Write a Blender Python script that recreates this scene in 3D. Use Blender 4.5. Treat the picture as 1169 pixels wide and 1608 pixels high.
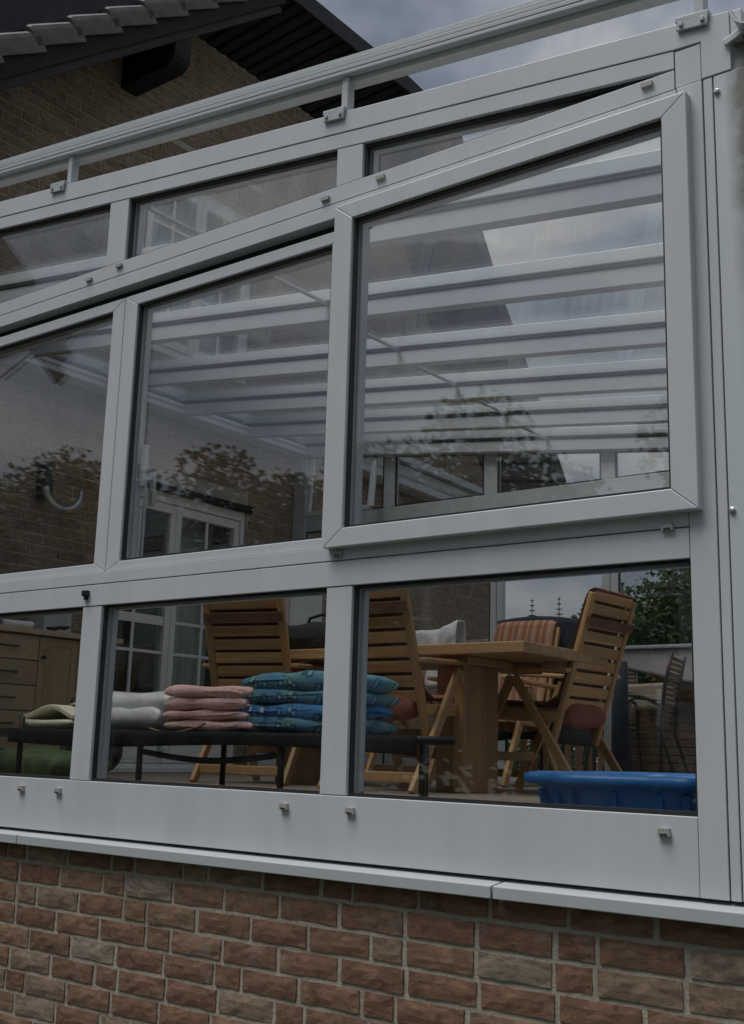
import bpy, math, random
from mathutils import Vector, Matrix, noise
R = math.radians
rnd = random.Random(7)
SC = bpy.context.scene
for o in list(bpy.data.objects):
    bpy.data.objects.remove(o)
COL = SC.collection

# ------------------------------------------------------------------ camera
# world origin = the photographer's eye; X along the glazed side, Y into it, Z up
cam_data = bpy.data.cameras.new('camera')
cam = bpy.data.objects.new('camera', cam_data); COL.objects.link(cam)
M = ((0.7979369421814996, 0.6021099671626746, 0.027572155254914278),
     (-0.10109752402336358, 0.17879413299990965, -0.9786786748678834),
     (-0.5942019243812525, 0.7781363925740613, 0.2035382706358754))
rx = Vector(M[0]); dn = Vector(M[1]); fw = Vector(M[2])
cam.matrix_world = Matrix(((rx.x, -dn.x, -fw.x, 0), (rx.y, -dn.y, -fw.y, 0), (rx.z, -dn.z, -fw.z, 0), (0, 0, 0, 1)))
cam_data.sensor_fit = 'VERTICAL'; cam_data.sensor_height = 36; cam_data.sensor_width = 36
cam_data.lens = 1800 / 1608 * 36
cam_data.clip_start = 0.05; cam_data.clip_end = 2000
SC.camera = cam

# ------------------------------------------------------------------ sky, sun, exposure
SUN_EL, SUN_AZ = R(68), R(212)
W = bpy.data.worlds.new('World'); SC.world = W; W.use_nodes = True
nt = W.node_tree; nt.nodes.clear()
def wn(t, **k):
    n = nt.nodes.new(t)
    for a, b in k.items(): setattr(n, a, b)
    return n
wo = wn('ShaderNodeOutputWorld'); bg = wn('ShaderNodeBackground'); bg.inputs['Strength'].default_value = 0.1
sky = wn('ShaderNodeTexSky', sky_type='NISHITA', sun_disc=False, sun_elevation=SUN_EL, sun_rotation=SUN_AZ, dust_density=2.0)
tc = wn('ShaderNodeTexCoord')
mp = wn('ShaderNodeMapping'); mp.inputs['Scale'].default_value = (1.0, 1.0, 2.1); mp.inputs['Location'].default_value = (-8.4183, -0.7799, 4.5608)
nz = wn('ShaderNodeTexNoise'); nz.inputs['Scale'].default_value = 2.8; nz.inputs['Detail'].default_value = 7; nz.inputs['Roughness'].default_value = 0.55; nz.inputs['Distortion'].default_value = 0.3
rp = wn('ShaderNodeValToRGB'); e = rp.color_ramp.elements
e[0].position = 0.40; e[0].color = (0.30, 0.345, 0.43, 1)
e[1].position = 0.64; e[1].color = (1.0, 0.98, 0.95, 1)
e2 = e.new(0.50); e2.color = (0.53, 0.58, 0.67, 1)
sep = wn('ShaderNodeSeparateXYZ')
ml = wn('ShaderNodeMath', operation='MULTIPLY_ADD'); ml.inputs[1].default_value = 2.1; ml.inputs[2].default_value = 1.35; ml.use_clamp = False
mx0 = wn('ShaderNodeMath', operation='MAXIMUM'); mx0.inputs[1].default_value = 0.0
vm = wn('ShaderNodeVectorMath', operation='SCALE')
mix = wn('ShaderNodeMixRGB'); mix.inputs['Fac'].default_value = 0.95
L = nt.links.new
L(tc.outputs['Generated'], mp.inputs['Vector']); L(mp.outputs['Vector'], nz.inputs['Vector']); L(nz.outputs['Fac'], rp.inputs['Fac'])
L(tc.outputs['Generated'], sep.inputs[0]); L(sep.outputs['Z'], mx0.inputs[0]); L(mx0.outputs[0], ml.inputs[0])
L(rp.outputs['Color'], vm.inputs[0]); L(ml.outputs[0], vm.inputs['Scale'])
L(sky.outputs['Color'], mix.inputs['Color1']); L(vm.outputs['Vector'], mix.inputs['Color2'])
L(mix.outputs['Color'], bg.inputs['Color']); L(bg.outputs['Background'], wo.inputs['Surface'])

sd = bpy.data.lights.new('sun', 'SUN'); sd.energy = 1.5; sd.angle = R(38); sd.color = (1.0, 0.97, 0.93)
so = bpy.data.objects.new('sun', sd); COL.objects.link(so); so.location = (0, 0, 30)
# Nishita: rotation 0 puts the sun at +Y, turning clockwise seen from above
sdir = Vector((math.sin(SUN_AZ) * math.cos(SUN_EL), math.cos(SUN_AZ) * math.cos(SUN_EL), math.sin(SUN_EL)))
so.rotation_euler = (-sdir).to_track_quat('-Z', 'Y').to_euler()

SC.view_settings.view_transform = 'Standard'; SC.view_settings.look = 'None'
SC.view_settings.gamma = 1; SC.view_settings.use_curve_mapping = False
SC.view_settings.exposure = 1.0
SC.render.engine = 'CYCLES'
SC.cycles.max_bounces = 14; SC.cycles.transparent_max_bounces = 32; SC.cycles.glossy_bounces = 5

# ------------------------------------------------------------------ materials
def new_mat(name):
    m = bpy.data.materials.new(name); m.use_nodes = True
    m.node_tree.nodes.clear(); return m
class N:
    def __init__(s, name):
        s.m = new_mat(name); s.t = s.m.node_tree
        s.out = s.n('ShaderNodeOutputMaterial')
    def n(s, t, ins=None, **k):
        x = s.t.nodes.new(t)
        for a, b in k.items(): setattr(x, a, b)
        if ins:
            for a, b in ins.items():
                if hasattr(b, 'is_linked') or isinstance(b, bpy.types.NodeSocket): s.t.links.new(b, x.inputs[a])
                else: x.inputs[a].default_value = b
        return x
    def link(s, a, b): s.t.links.new(a, b)
    def coord(s, kind='Object', scale=(1, 1, 1)):
        c = s.n('ShaderNodeTexCoord'); m = s.n('ShaderNodeMapping', {'Vector': c.outputs[kind], 'Scale': scale}); return m.outputs[0]
    def pos(s, scale=(1, 1, 1)):
        c = s.n('ShaderNodeNewGeometry'); m = s.n('ShaderNodeMapping', {'Vector': c.outputs['Position'], 'Scale': scale}); return m.outputs[0]
    def grain(s, scale):
        c = s.n('ShaderNodeAttribute', attribute_name='grain'); m = s.n('ShaderNodeMapping', {'Vector': c.outputs['Vector'], 'Scale': scale}); return m.outputs[0]
    def noise(s, vec, scale, detail=4, rough=.55, dist=0):
        return s.n('ShaderNodeTexNoise', {'Vector': vec, 'Scale': scale, 'Detail': detail, 'Roughness': rough, 'Distortion': dist}).outputs['Fac']
    def ramp(s, fac, stops):
        r = s.n('ShaderNodeValToRGB', {'Fac': fac}); e = r.color_ramp.elements
        while len(e) < len(stops): e.new(.5)
        for x, (p, c) in zip(e, stops):
            x.position = p; x.color = (*c, 1) if len(c) == 3 else c
        return r.outputs['Color']
    def mixc(s, fac, a, b, mode='MIX'):
        x = s.n('ShaderNodeMixRGB', blend_type=mode)
        for nm, v in (('Fac', fac), ('Color1', a), ('Color2', b)):
            if isinstance(v, bpy.types.NodeSocket): s.link(v, x.inputs[nm])
            elif nm == 'Fac': x.inputs[nm].default_value = v
            else: x.inputs[nm].default_value = (*v, 1)
        return x.outputs['Color']
    def bump(s, h, strength=.3, dist=.01):
        return s.n('ShaderNodeBump', {'Height': h, 'Strength': strength, 'Distance': dist}).outputs['Normal']
    def pbr(s, color, rough=.6, metal=0, normal=None, spec=.5, **ex):
        b = s.n('ShaderNodeBsdfPrincipled')
        for nm, v in (('Base Color', color), ('Roughness', rough), ('Metallic', metal), ('Specular IOR Level', spec), ('Normal', normal)):
            if v is None: continue
            if isinstance(v, bpy.types.NodeSocket): s.link(v, b.inputs[nm])
            elif nm == 'Base Color': b.inputs[nm].default_value = (*v, 1)
            else: b.inputs[nm].default_value = v
        for k, v in ex.items(): b.inputs[k].default_value = v
        s.link(b.outputs[0], s.out.inputs['Surface']); return s.m

def simple(name, c, rough=.6, var=.15, scale=12, metal=0, bump=0, spec=.5):
    k = N(name); v = k.coord('Object'); f = k.noise(v, scale, 5)
    a = tuple(x * (1 - var) for x in c); b = tuple(min(1, x * (1 + var)) for x in c)
    col = k.ramp(f, [(.3, a), (.7, b)])
    nm = k.bump(f, bump, .01) if bump else None
    return k.pbr(col, rough, metal, nm, spec)

def m_frame(name='white_aluminium', c=(.505, .535, .57), dirt=.15):
    k = N(name); p = k.pos((1, 1, .25)); f = k.noise(p, 7, 6, .6)
    g = k.noise(k.pos((18, 18, .7)), 1.0, 4, .6)
    col = k.ramp(f, [(.35, tuple(x * (1 - dirt * .5) for x in c)), (.62, c)])
    col = k.mixc(k.ramp(g, [(.58, (0, 0, 0)), (.8, (dirt, dirt, dirt))]), col, (.33, .33, .31))
    rg = k.ramp(f, [(.3, (.42,) * 3), (.7, (.32,) * 3)])
    return k.pbr(col, rg, 0, k.bump(k.noise(k.pos(), 260, 2), .04, .001), .45)

def m_glass(name, f0=.07, tint=(.93, .955, .945)):
    k = N(name); g = k.n('ShaderNodeNewGeometry')
    d = k.n('ShaderNodeVectorMath', {0: g.outputs['Normal'], 1: g.outputs['Incoming']}, operation='DOT_PRODUCT')
    ab = k.n('ShaderNodeMath', {0: d.outputs['Value']}, operation='ABSOLUTE')
    om = k.n('ShaderNodeMath', {0: 1.0, 1: ab.outputs[0]}, operation='SUBTRACT', use_clamp=True)
    pw = k.n('ShaderNodeMath', {0: om.outputs[0], 1: 5.0}, operation='POWER')
    fr = k.n('ShaderNodeMath', {0: pw.outputs[0], 1: 1 - f0, 2: f0}, operation='MULTIPLY_ADD')
    tr = k.n('ShaderNodeBsdfTransparent', {'Color': (*tint, 1)})
    gl = k.n('ShaderNodeBsdfGlossy', {'Color': (1, 1, 1, 1), 'Roughness': 0.0})
    df = k.n('ShaderNodeBsdfDiffuse', {'Color': (.5, .5, .48, 1)})
    # thin film of dust and water marks
    sm = k.noise(k.pos((1, 1, .45)), 3.5, 6, .65); du = k.ramp(sm, [(.45, (0, 0, 0)), (.85, (.022, .022, .022))])
    mx = k.n('ShaderNodeMixShader', {'Fac': fr.outputs[0], 1: tr.outputs[0], 2: gl.outputs[0]})
    m2 = k.n('ShaderNodeMixShader', {'Fac': du, 1: mx.outputs[0], 2: df.outputs[0]})
    k.link(m2.outputs[0], k.out.inputs['Surface']); return k.m

def m_brick(name, cols, pale=(.30, .28, .25), bump=.2, sc=1.0):
    k = N(name); oi = k.n('ShaderNodeObjectInfo')
    off = k.n('ShaderNodeVectorMath', {0: oi.outputs['Random'], 1: (37, 19, 53)}, operation='MULTIPLY')
    g = k.n('ShaderNodeNewGeometry')
    ad = k.n('ShaderNodeVectorMath', {0: g.outputs['Position'], 1: off.outputs[0]}, operation='ADD')
    mp_ = k.n('ShaderNodeMapping', {'Vector': ad.outputs[0], 'Scale': (sc, sc, sc * 2.6)})
    f = k.noise(mp_.outputs[0], 11, 7, .68, 1.2); f2 = k.noise(ad.outputs[0], 95, 4, .65)
    base = k.ramp(oi.outputs['Random'], cols)
    dark = k.mixc(1, base, (.62, .59, .57), 'MULTIPLY')
    lite = k.mixc(1, base, (1.35, 1.3, 1.25), 'MULTIPLY')
    c = k.mixc(k.ramp(f, [(.34, (0, 0, 0)), (.62, (1, 1, 1))]), dark, lite)
    pf = k.ramp(k.noise(ad.outputs[0], 6.5, 6, .7), [(.55, (0, 0, 0)), (.78, (.55, .55, .55))])
    c = k.mixc(pf, c, pale)
    c = k.mixc(k.ramp(f2, [(.35, (.25,) * 3), (.5, (0, 0, 0))]), c, (.03, .025, .022))
    h = k.n('ShaderNodeMath', {0: f2, 1: .35, 2: f}, operation='MULTIPLY_ADD')
    return k.pbr(c, .9, 0, k.bump(h.outputs[0], bump, .012), .2)

def m_mortar(name, c):
    k = N(name); p = k.pos(); f = k.noise(p, 60, 5, .7); f2 = k.noise(p, 4, 4)
    col = k.ramp(f2, [(.3, tuple(x * .72 for x in c)), (.7, c)])
    col = k.mixc(k.ramp(f, [(.35, (.45,) * 3), (.6, (0, 0, 0))]), col, tuple(x * .45 for x in c))
    return k.pbr(col, .95, 0, k.bump(f, .8, .006), .1)

def m_wood(name, a, b, rough=.5, along=1.6, across=46, oi=True):
    k = N(name); v = k.grain((along, across, across)); f = k.noise(v, 1.0, 5, .6, .6)
    v2 = k.grain((along * .35, across * .16, across * .16)); f2 = k.noise(v2, 1.0, 3, .5)
    col = k.ramp(f, [(.28, a), (.72, b)])
    sh = k.ramp(f2, [(.3, (.72,) * 3), (.7, (1.12,) * 3)])
    col = k.mixc(1, col, sh, 'MULTIPLY')
    ov = k.n('ShaderNodeObjectInfo').outputs['Random']
    col = k.mixc(1, col, k.ramp(ov, [(0, (.80, .78, .76)), (1, (1.12, 1.12, 1.12))]), 'MULTIPLY')
    return k.pbr(col, rough, 0, k.bump(f, .12, .002), .35)

def m_stripe(name):
    k = N(name); c = k.n('ShaderNodeAttribute', attribute_name='grain')
    s = k.n('ShaderNodeSeparateXYZ', {0: c.outputs['Vector']})
    w = k.n('ShaderNodeMath', {0: s.outputs['X'], 1: 8.5}, operation='MULTIPLY')
    fr = k.n('ShaderNodeMath', {0: w.outputs[0]}, operation='FRACT')
    col = k.ramp(fr.outputs[0], [(0, (.24, .105, .07)), (.18, (.33, .19, .13)), (.3, (.34, .26, .19)), (.42, (.26, .12, .085)), (.6, (.22, .09, .06)), (.7, (.35, .24, .17)), (.84, (.25, .11, .075)), (1, (.24, .105, .07))])
    weave = k.noise(k.coord('Object'), 240, 2)
    return k.pbr(col, .9, 0, k.bump(weave, .25, .002), .1)

def m_quilt(name, a, b, spot, sc=15, dk=.3):
    k = N(name); v = k.coord('Object')
    sx = k.n('ShaderNodeSeparateXYZ', {0: v}); yz = k.n('ShaderNodeMath', {0: sx.outputs['Y'], 1: sx.outputs['Z']}, operation='SUBTRACT')
    v2 = k.n('ShaderNodeCombineXYZ', {0: sx.outputs['X'], 1: yz.outputs[0]}).outputs[0]
    vo = k.n('ShaderNodeTexVoronoi', {'Vector': v2, 'Scale': sc}, distance='CHEBYCHEV', voronoi_dimensions='2D')
    f = k.noise(v, 9, 4); col = k.ramp(f, [(.38, a), (.6, b)])
    rg = k.ramp(vo.outputs['Distance'], [(.0, (.0,) * 3), (.16, (0,) * 3), (.18, (.8,) * 3), (.27, (.8,) * 3), (.3, (0,) * 3)])
    col = k.mixc(rg, col, tuple(x * dk for x in a))
    vg = k.n('ShaderNodeTexVoronoi', {'Vector': v2, 'Scale': sc * .8}, distance='CHEBYCHEV', voronoi_dimensions='2D')
    col = k.mixc(k.ramp(vg.outputs['Distance'], [(.0, (.5,) * 3), (.22, (.5,) * 3), (.25, (0,) * 3)]), col, (b[0] * 1.25, b[1] * 1.15, b[2] * .75) if dk < .5 else b)
    wn_ = vo
    col = k.mixc(k.ramp(wn_.outputs['Distance'], [(.07, (.85,) * 3), (.11, (0,) * 3)]), col, spot)
    fine = k.noise(v, 150, 3, .6)
    col = k.mixc(k.ramp(fine, [(.4, (.3,) * 3), (.6, (0,) * 3)]), col, tuple(x * .55 for x in b))
    return k.pbr(col, .92, 0, k.bump(k.noise(v, 70, 3), .35, .006), .1)

def m_leaf(name, a, b, trans=.25):
    k = N(name); p = k.pos(); f = k.noise(p, 2.2, 3); f2 = k.noise(p, 23, 2)
    mm = k.n('ShaderNodeMath', {0: f, 1: f2}, operation='ADD'); hf = k.n('ShaderNodeMath', {0: mm.outputs[0], 1: .5}, operation='MULTIPLY')
    col = k.ramp(hf.outputs[0], [(.35, a), (.65, b)])
    d = k.n('ShaderNodeBsdfPrincipled', {'Base Color': col, 'Roughness': .55, 'Specular IOR Level': .3})
    t = k.n('ShaderNodeBsdfTranslucent', {'Color': col})
    m = k.n('ShaderNodeMixShader', {'Fac': trans, 1: d.outputs[0], 2: t.outputs[0]})
    k.link(m.outputs[0], k.out.inputs['Surface']); return k.m

MT = {}
MT['frame'] = m_frame()
MT['frame2'] = m_frame('white_house_joinery', (.76, .77, .76), .12)
MT['sill'] = m_frame('pale_sill_metal', (.40, .435, .455), .08)
MT['side'] = None
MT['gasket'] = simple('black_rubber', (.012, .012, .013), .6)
MT['cap'] = simple('grey_drain_cap', (.30, .30, .29), .5)
MT['rod'] = simple('brushed_metal', (.45, .46, .47), .35, metal=.7)
MT['glass'] = m_glass('window_glass', .125, (.988, .993, .99))
MT['roofglass'] = m_glass('roof_glass', .03, (.975, .988, .98))
MT['doorglass'] = m_glass('door_glass', .045, (.9, .93, .92))
MT['brick'] = m_brick('handmade_brick', [(0, (.140, .088, .062)), (.25, (.185, .114, .079)), (.5, (.158, .094, .068)), (.72, (.20, .132, .090)), (.9, (.195, .150, .113)), (1, (.23, .20, .165))])
MT['hbrick'] = m_brick('house_brick', [(0, (.185, .140, .108)), (.4, (.235, .175, .132)), (.7, (.205, .155, .118)), (1, (.27, .21, .162))], (.32, .28, .23), .35)
MT['mortar'] = m_mortar('plinth_mortar', (.43, .40, .335))
MT['hmortar'] = m_mortar('house_mortar', (.46, .43, .37))
MT['teak'] = m_wood('oiled_teak', (.34, .195, .085), (.54, .34, .16))
MT['oak'] = m_wood('table_oak', (.31, .185, .09), (.48, .305, .155))
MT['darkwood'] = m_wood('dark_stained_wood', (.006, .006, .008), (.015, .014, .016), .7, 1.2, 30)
MT['barge'] = m_wood('weathered_barge_board', (.010, .010, .012), (.042, .032, .028), .65, 1.0, 26)
MT['tan'] = m_wood('beige_laminate', (.40, .30, .18), (.47, .355, .22), .55, 1.0, 20)
MT['tanedge'] = simple('beige_worktop', (.46, .36, .24), .5)
MT['picket'] = m_wood('brown_picket_wood', (.18, .10, .05), (.30, .18, .09), .7)
MT['tile'] = simple('roof_tile_clay', (.115, .10, .103), .75, .3, 9, bump=.3)
MT['slate'] = simple('dark_slate', (.02, .022, .028), .7, .3, 6)
MT['black'] = simple('black_painted_steel', (.008, .009, .011), .45, .2)
MT['blackcloth'] = simple('black_canvas', (.010, .011, .015), .85, .3, 30, bump=.2)
MT['pink'] = m_quilt('pink_cushion_cloth', (.80, .49, .45), (.88, .60, .55), (.9, .66, .6), 22, .85)
MT['blue'] = m_quilt('blue_green_cushion_cloth', (.10, .24, .40), (.14, .30, .34), (.50, .58, .62), 17)
MT['bluer'] = m_quilt('bright_blue_cushion_cloth', (.07, .22, .52), (.10, .27, .50), (.50, .58, .62), 17)
MT['red'] = simple('terracotta_cushion_cloth', (.20, .062, .042), .92, .25, 40, bump=.3)
MT['stripe'] = m_stripe('orange_striped_cloth')
MT['white'] = simple('white_cotton', (.66, .67, .69), .9, .06, 14, bump=.2)
MT['plasticbag'] = None
MT['yellow'] = simple('pale_yellow_foam', (.78, .75, .55), .8, .12, 18, bump=.2)
MT['maroon'] = simple('maroon_cloth', (.12, .055, .05), .9, .25, 20)
MT['chrome'] = simple('dull_chrome', (.6, .6, .6), .25, .05, metal=1)
MT['pool'] = simple('blue_plastic', (.03, .185, .50), .38, .08, 5)
MT['redplastic'] = simple('red_plastic', (.42, .02, .02), .35)
MT['palebox'] = simple('pale_painted_tin', (.42, .44, .46), .5)
MT['green'] = simple('green_sack_cloth', (.085, .13, .05), .7, .4, 14, bump=.4)
MT['camo'] = simple('mottled_grey_green_cloth', (.06, .075, .06), .9, .8, 16)
MT['floor'] = simple('terracotta_grey_floor_tile', (.20, .165, .135), .55, .2, 8)
MT['joint'] = simple('floor_joint', (.14, .125, .11), .9)
MT['render'] = None
MT['rattan'] = simple('brown_woven_resin', (.13, .10, .075), .6, .35, 60, bump=.4)
MT['beige'] = simple('beige_mesh_cloth', (.33, .29, .22), .85, .1, 60)
MT['greylid'] = simple('grey_plastic_lid', (.46, .46, .46), .5, .08)
MT['curtain'] = simple('sheer_curtain', (.50, .55, .50), .9, .06, 20)
MT['curtain2'] = simple('pale_blue_curtain', (.58, .62, .66), .9, .06, 20)
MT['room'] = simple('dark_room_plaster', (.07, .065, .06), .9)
MT['grass'] = simple('lawn', (.05, .056, .034), .95, .5, 3, bump=.4)
MT['paving'] = simple('terrace_paving', (.26, .24, .22), .85, .2, 4)
MT['leafA'] = m_leaf('vine_leaf', (.012, .018, .007), (.04, .055, .018))
MT['leafB'] = m_leaf('garden_tree_leaf', (.012, .035, .012), (.055, .10, .03))
MT['leafC'] = m_leaf('spruce_needles', (.008, .02, .012), (.02, .04, .02), .1)
MT['bark'] = m_wood('bark', (.03, .022, .016), (.09, .065, .045), .95, 2, 20)
MT['tag'] = simple('white_care_tag', (.75, .75, .75), .8)
MT['strap'] = simple('dark_red_strap', (.15, .07, .045), .9)
MT['cord'] = simple('tan_cord', (.30, .22, .12), .9)
MT['navy'] = simple('navy_cloth', (.012, .018, .034), .9, .3, 20)

def m_plastic():
    k = N('clear_plastic_bag'); f = k.noise(k.coord('Object'), 14, 4)
    d = k.n('ShaderNodeBsdfPrincipled', {'Base Color': (.78, .80, .80, 1), 'Roughness': .28})
    k.link(k.bump(f, .5, .02), d.inputs['Normal'])
    t = k.n('ShaderNodeBsdfTransparent', {'Color': (.9, .92, .92, 1)})
    m = k.n('ShaderNodeMixShader', {'Fac': .8, 1: t.outputs[0], 2: d.outputs[0]})
    k.link(m.outputs[0], k.out.inputs['Surface']); return k.m
MT['plasticbag'] = m_plastic()

def m_side():
    # white panel whose upper right is grown over with grey-green algae stains
    k = N('stained_side_panel'); p = k.pos(); s = k.n('ShaderNodeSeparateXYZ', {0: p})
    a = k.n('ShaderNodeMapRange', {'Value': s.outputs['Z'], 1: .75, 2: 1.8, 3: 0.0, 4: 1.0})
    b = k.n('ShaderNodeMapRange', {'Value': s.outputs['X'], 1: -1.015, 2: -.94, 3: 0.0, 4: 1.0})
    c = k.n('ShaderNodeMath', {0: a.outputs[0], 1: b.outputs[0]}, operation='MULTIPLY')
    f = k.noise(p, 14, 7, .7); g = k.n('ShaderNodeMath', {0: f, 1: 1.3}, operation='MULTIPLY')
    h = k.n('ShaderNodeMath', {0: c.outputs[0], 1: g.outputs[0]}, operation='MULTIPLY')
    col = k.mixc(k.ramp(h.outputs[0], [(.05, (0,) * 3), (.45, (.95,) * 3)]), (.48, .53, .57), (.15, .145, .13))
    return k.pbr(col, .5, 0, None, .4)
MT['side'] = m_side()

# ------------------------------------------------------------------ mesh helpers
def wloc(o):
    v = Vector((0, 0, 0))
    while o is not None:
        v += o.location; o = o.parent
    return v
class MB:
    def __init__(s): s.v = []; s.f = []; s.g = []
    def add(s, vs, fs, gs=None):
        b = len(s.v); s.v += [Vector(v) for v in vs]
        s.g += gs if gs else [tuple(v) for v in vs]
        s.f += [tuple(i + b for i in f) for f in fs]; return s
    def box(s, a, b):
        return s.bar8([(x, y, z) for z in (a[2], b[2]) for y in (a[1], b[1]) for x in (a[0], b[0])])
    def bar8(s, c, gs=None):
        return s.add(c, [(0, 2, 3, 1), (4, 5, 7, 6), (0, 1, 5, 4), (2, 6, 7, 3), (0, 4, 6, 2), (1, 3, 7, 5)], gs or s.autog(c))
    def autog(s, c):
        c = [Vector(v) for v in c]; d = [(c[1] - c[0]).length, (c[2] - c[0]).length, (c[4] - c[0]).length]
        k = sorted(range(3), key=lambda i: -d[i]); o = rnd.uniform(0, 50)
        gs = []
        for i in range(8):
            t = ((i & 1), (i >> 1) & 1, (i >> 2) & 1)
            gs.append(tuple(o + t[j] * d[j] for j in k))
        return gs
    def bar(s, p, q, w, h, up=(0, 0, 1), w2=None, h2=None):
        # a beam from p to q; w across, h along up
        p = Vector(p); q = Vector(q); d = (q - p).normalized(); u = Vector(up)
        r = d.cross(u)
        if r.length < 1e-4: r = d.cross(Vector((1, 0, 0)))
        r.normalize(); u = r.cross(d).normalized()
        w2 = w if w2 is None else w2; h2 = h if h2 is None else h2
        c = []
        for uu in (-1, 1):
            for rr in (-1, 1):
                for e, (ww, hh) in ((p, (w, h)), (q, (w2, h2))):
                    c.append(e + r * rr * ww / 2 + u * uu * hh / 2)
        return s.bar8(c)
    def prism(s, poly, axis, a, b):
        # poly of 2-D points, extruded along axis (0 x, 1 y, 2 z) from a to b
        n = len(poly)
        def mk(p, t):
            l = list(p); l.insert(axis, t); return l
        vs = [mk(p, a) for p in poly] + [mk(p, b) for p in poly]
        fs = [tuple(range(n)), tuple(range(2 * n - 1, n - 1, -1))] + [(i + n, (i + 1) % n + n, (i + 1) % n, i) for i in range(n)]
        o = rnd.uniform(0, 50)
        return s.add(vs, fs, [(v[0] + o, v[1] + o, v[2] + o) for v in vs])
    def tube(s, pts, r, n=8, r2=None):
        pts = [Vector(p) for p in pts]; m = len(pts); vs = []; fs = []; prev = None
        for i, p in enumerate(pts):
            d = (pts[min(i + 1, m - 1)] - pts[max(i - 1, 0)]).normalized()
            a = prev if prev else (Vector((0, 0, 1)) if abs(d.z) < .9 else Vector((1, 0, 0)))
            x = d.cross(a).normalized(); y = x.cross(d).normalized(); prev = y
            rr = r + ((r2 - r) * i / (m - 1) if r2 is not None else 0)
            for k in range(n):
                t = 2 * math.pi * k / n; vs.append(p + (x * math.cos(t) + y * math.sin(t)) * rr)
        for i in range(m - 1):
            for k in range(n):
                fs.append((i * n + k, i * n + (k + 1) % n, (i + 1) * n + (k + 1) % n, (i + 1) * n + k))
        fs.append(tuple(range(n - 1, -1, -1))); fs.append(tuple(range((m - 1) * n, m * n)))
        return s.add(vs, fs)
    def lathe(s, prof, c=(0, 0, 0), n=24):
        m = len(prof); vs = []; fs = []
        for r, z in prof:
            for k in range(n):
                t = 2 * math.pi * k / n; vs.append((c[0] + r * math.cos(t), c[1] + r * math.sin(t), c[2] + z))
        for i in range(m - 1):
            for k in range(n): fs.append((i * n + k, i * n + (k + 1) % n, (i + 1) * n + (k + 1) % n, (i + 1) * n + k))
        fs.append(tuple(range(n - 1, -1, -1))); fs.append(tuple(range((m - 1) * n, m * n)))
        return s.add(vs, fs)
    def grid(s, fn, nu, nv, closed=False):
        vs = [fn(i / nu, j / nv) for j in range(nv + 1) for i in range(nu + 1)]
        fs = [(j * (nu + 1) + i, j * (nu + 1) + i + 1, (j + 1) * (nu + 1) + i + 1, (j + 1) * (nu + 1) + i) for j in range(nv) for i in range(nu)]
        return s.add(vs, fs, [(i / nu, j / nv, 0) for j in range(nv + 1) for i in range(nu + 1)])
    def pillow(s, c, w, d, h, nu=16, nv=10, wob=.006, seed=0, p=4.0, rot=0, tuft=0):
        cs, sn = math.cos(rot), math.sin(rot)
        def half(sg):
            def fn(a, b):
                u, v = math.sin((a - .5) * math.pi), math.sin((b - .5) * math.pi)
                q = max(0, (1 - abs(u) ** p) * (1 - abs(v) ** p)) ** .30
                x, y = u * w / 2, v * d / 2
                k = noise.noise(Vector((x * 7 + seed * 3.1, y * 7, seed * 1.7 + sg)))
                sag = noise.noise(Vector((x * 3 + seed, y * 3, 9.1 + seed)))
                t = 0
                if tuft: t = -tuft * (math.cos(u * w / .13 * math.pi) > .9) * q
                z = sg * h / 2 * q + k * wob * q * 2 + sag * wob * 1.5 + t * sg
                rx_ = x * (1 - .03 * abs(v) ** 2) + noise.noise(Vector((y * 6, seed, 3))) * wob * 2 * abs(u)
                ry_ = y * (1 - .03 * abs(u) ** 2) + noise.noise(Vector((x * 6, seed, 7))) * wob * 2 * abs(v)
                return (c[0] + rx_ * cs - ry_ * sn, c[1] + rx_ * sn + ry_ * cs, c[2] + z)
            return fn
        b = len(s.v)
        s.grid(half(1), nu, nv); s.grid(half(-1), nu, nv)
        n1 = (nu + 1) * (nv + 1)
        # flip lower half
        k0 = len(s.f) - nu * nv
        for i in range(k0, len(s.f)): s.f[i] = tuple(reversed(s.f[i]))
        return s
    def mesh(s, name, mat, off=Vector((0, 0, 0)), smooth=False):
        me = bpy.data.meshes.new(name)
        me.from_pydata([tuple(v - off) for v in s.v], [], s.f)
        at = me.attributes.new('grain', 'FLOAT_VECTOR', 'POINT')
        at.data.foreach_set('vector', [c for g in s.g for c in g])
        me.materials.append(mat)
        if smooth: me.polygons.foreach_set('use_smooth', [True] * len(me.polygons))
        me.update(); return me
    def build(s, name, mat, parent=None, smooth=False, bevel=0, kind=None, at=None):
        mat = MT[mat] if isinstance(mat, str) else mat
        off = wloc(parent) if parent else Vector(at or (0, 0, 0))
        me = s.mesh(name, mat, off, smooth)
        o = bpy.data.objects.new(name, me); COL.objects.link(o)
        if parent: o.parent = parent
        else: o.location = off
        if bevel:
            b = o.modifiers.new('bevel', 'BEVEL'); b.width = bevel; b.segments = 2; b.limit_method = 'ANGLE'; b.angle_limit = R(35)
        if kind: o['kind'] = kind
        return o
def merge_smooth(o):
    w = o.modifiers.new('weld', 'WELD'); w.merge_threshold = .0006
    return o
def tag(o, label, cat, group=None):
    o['label'] = label; o['category'] = cat
    if group: o['group'] = group
    return o
def empty(name, loc, label, cat, group=None):
    o = bpy.data.objects.new(name, None); COL.objects.link(o); o.location = loc; o.empty_display_size = .1
    return tag(o, label, cat, group)
def inst(name, me, parent, loc):
    o = bpy.data.objects.new(name, me); COL.objects.link(o); o.parent = parent; o.location = Vector(loc) - wloc(parent); return o

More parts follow.
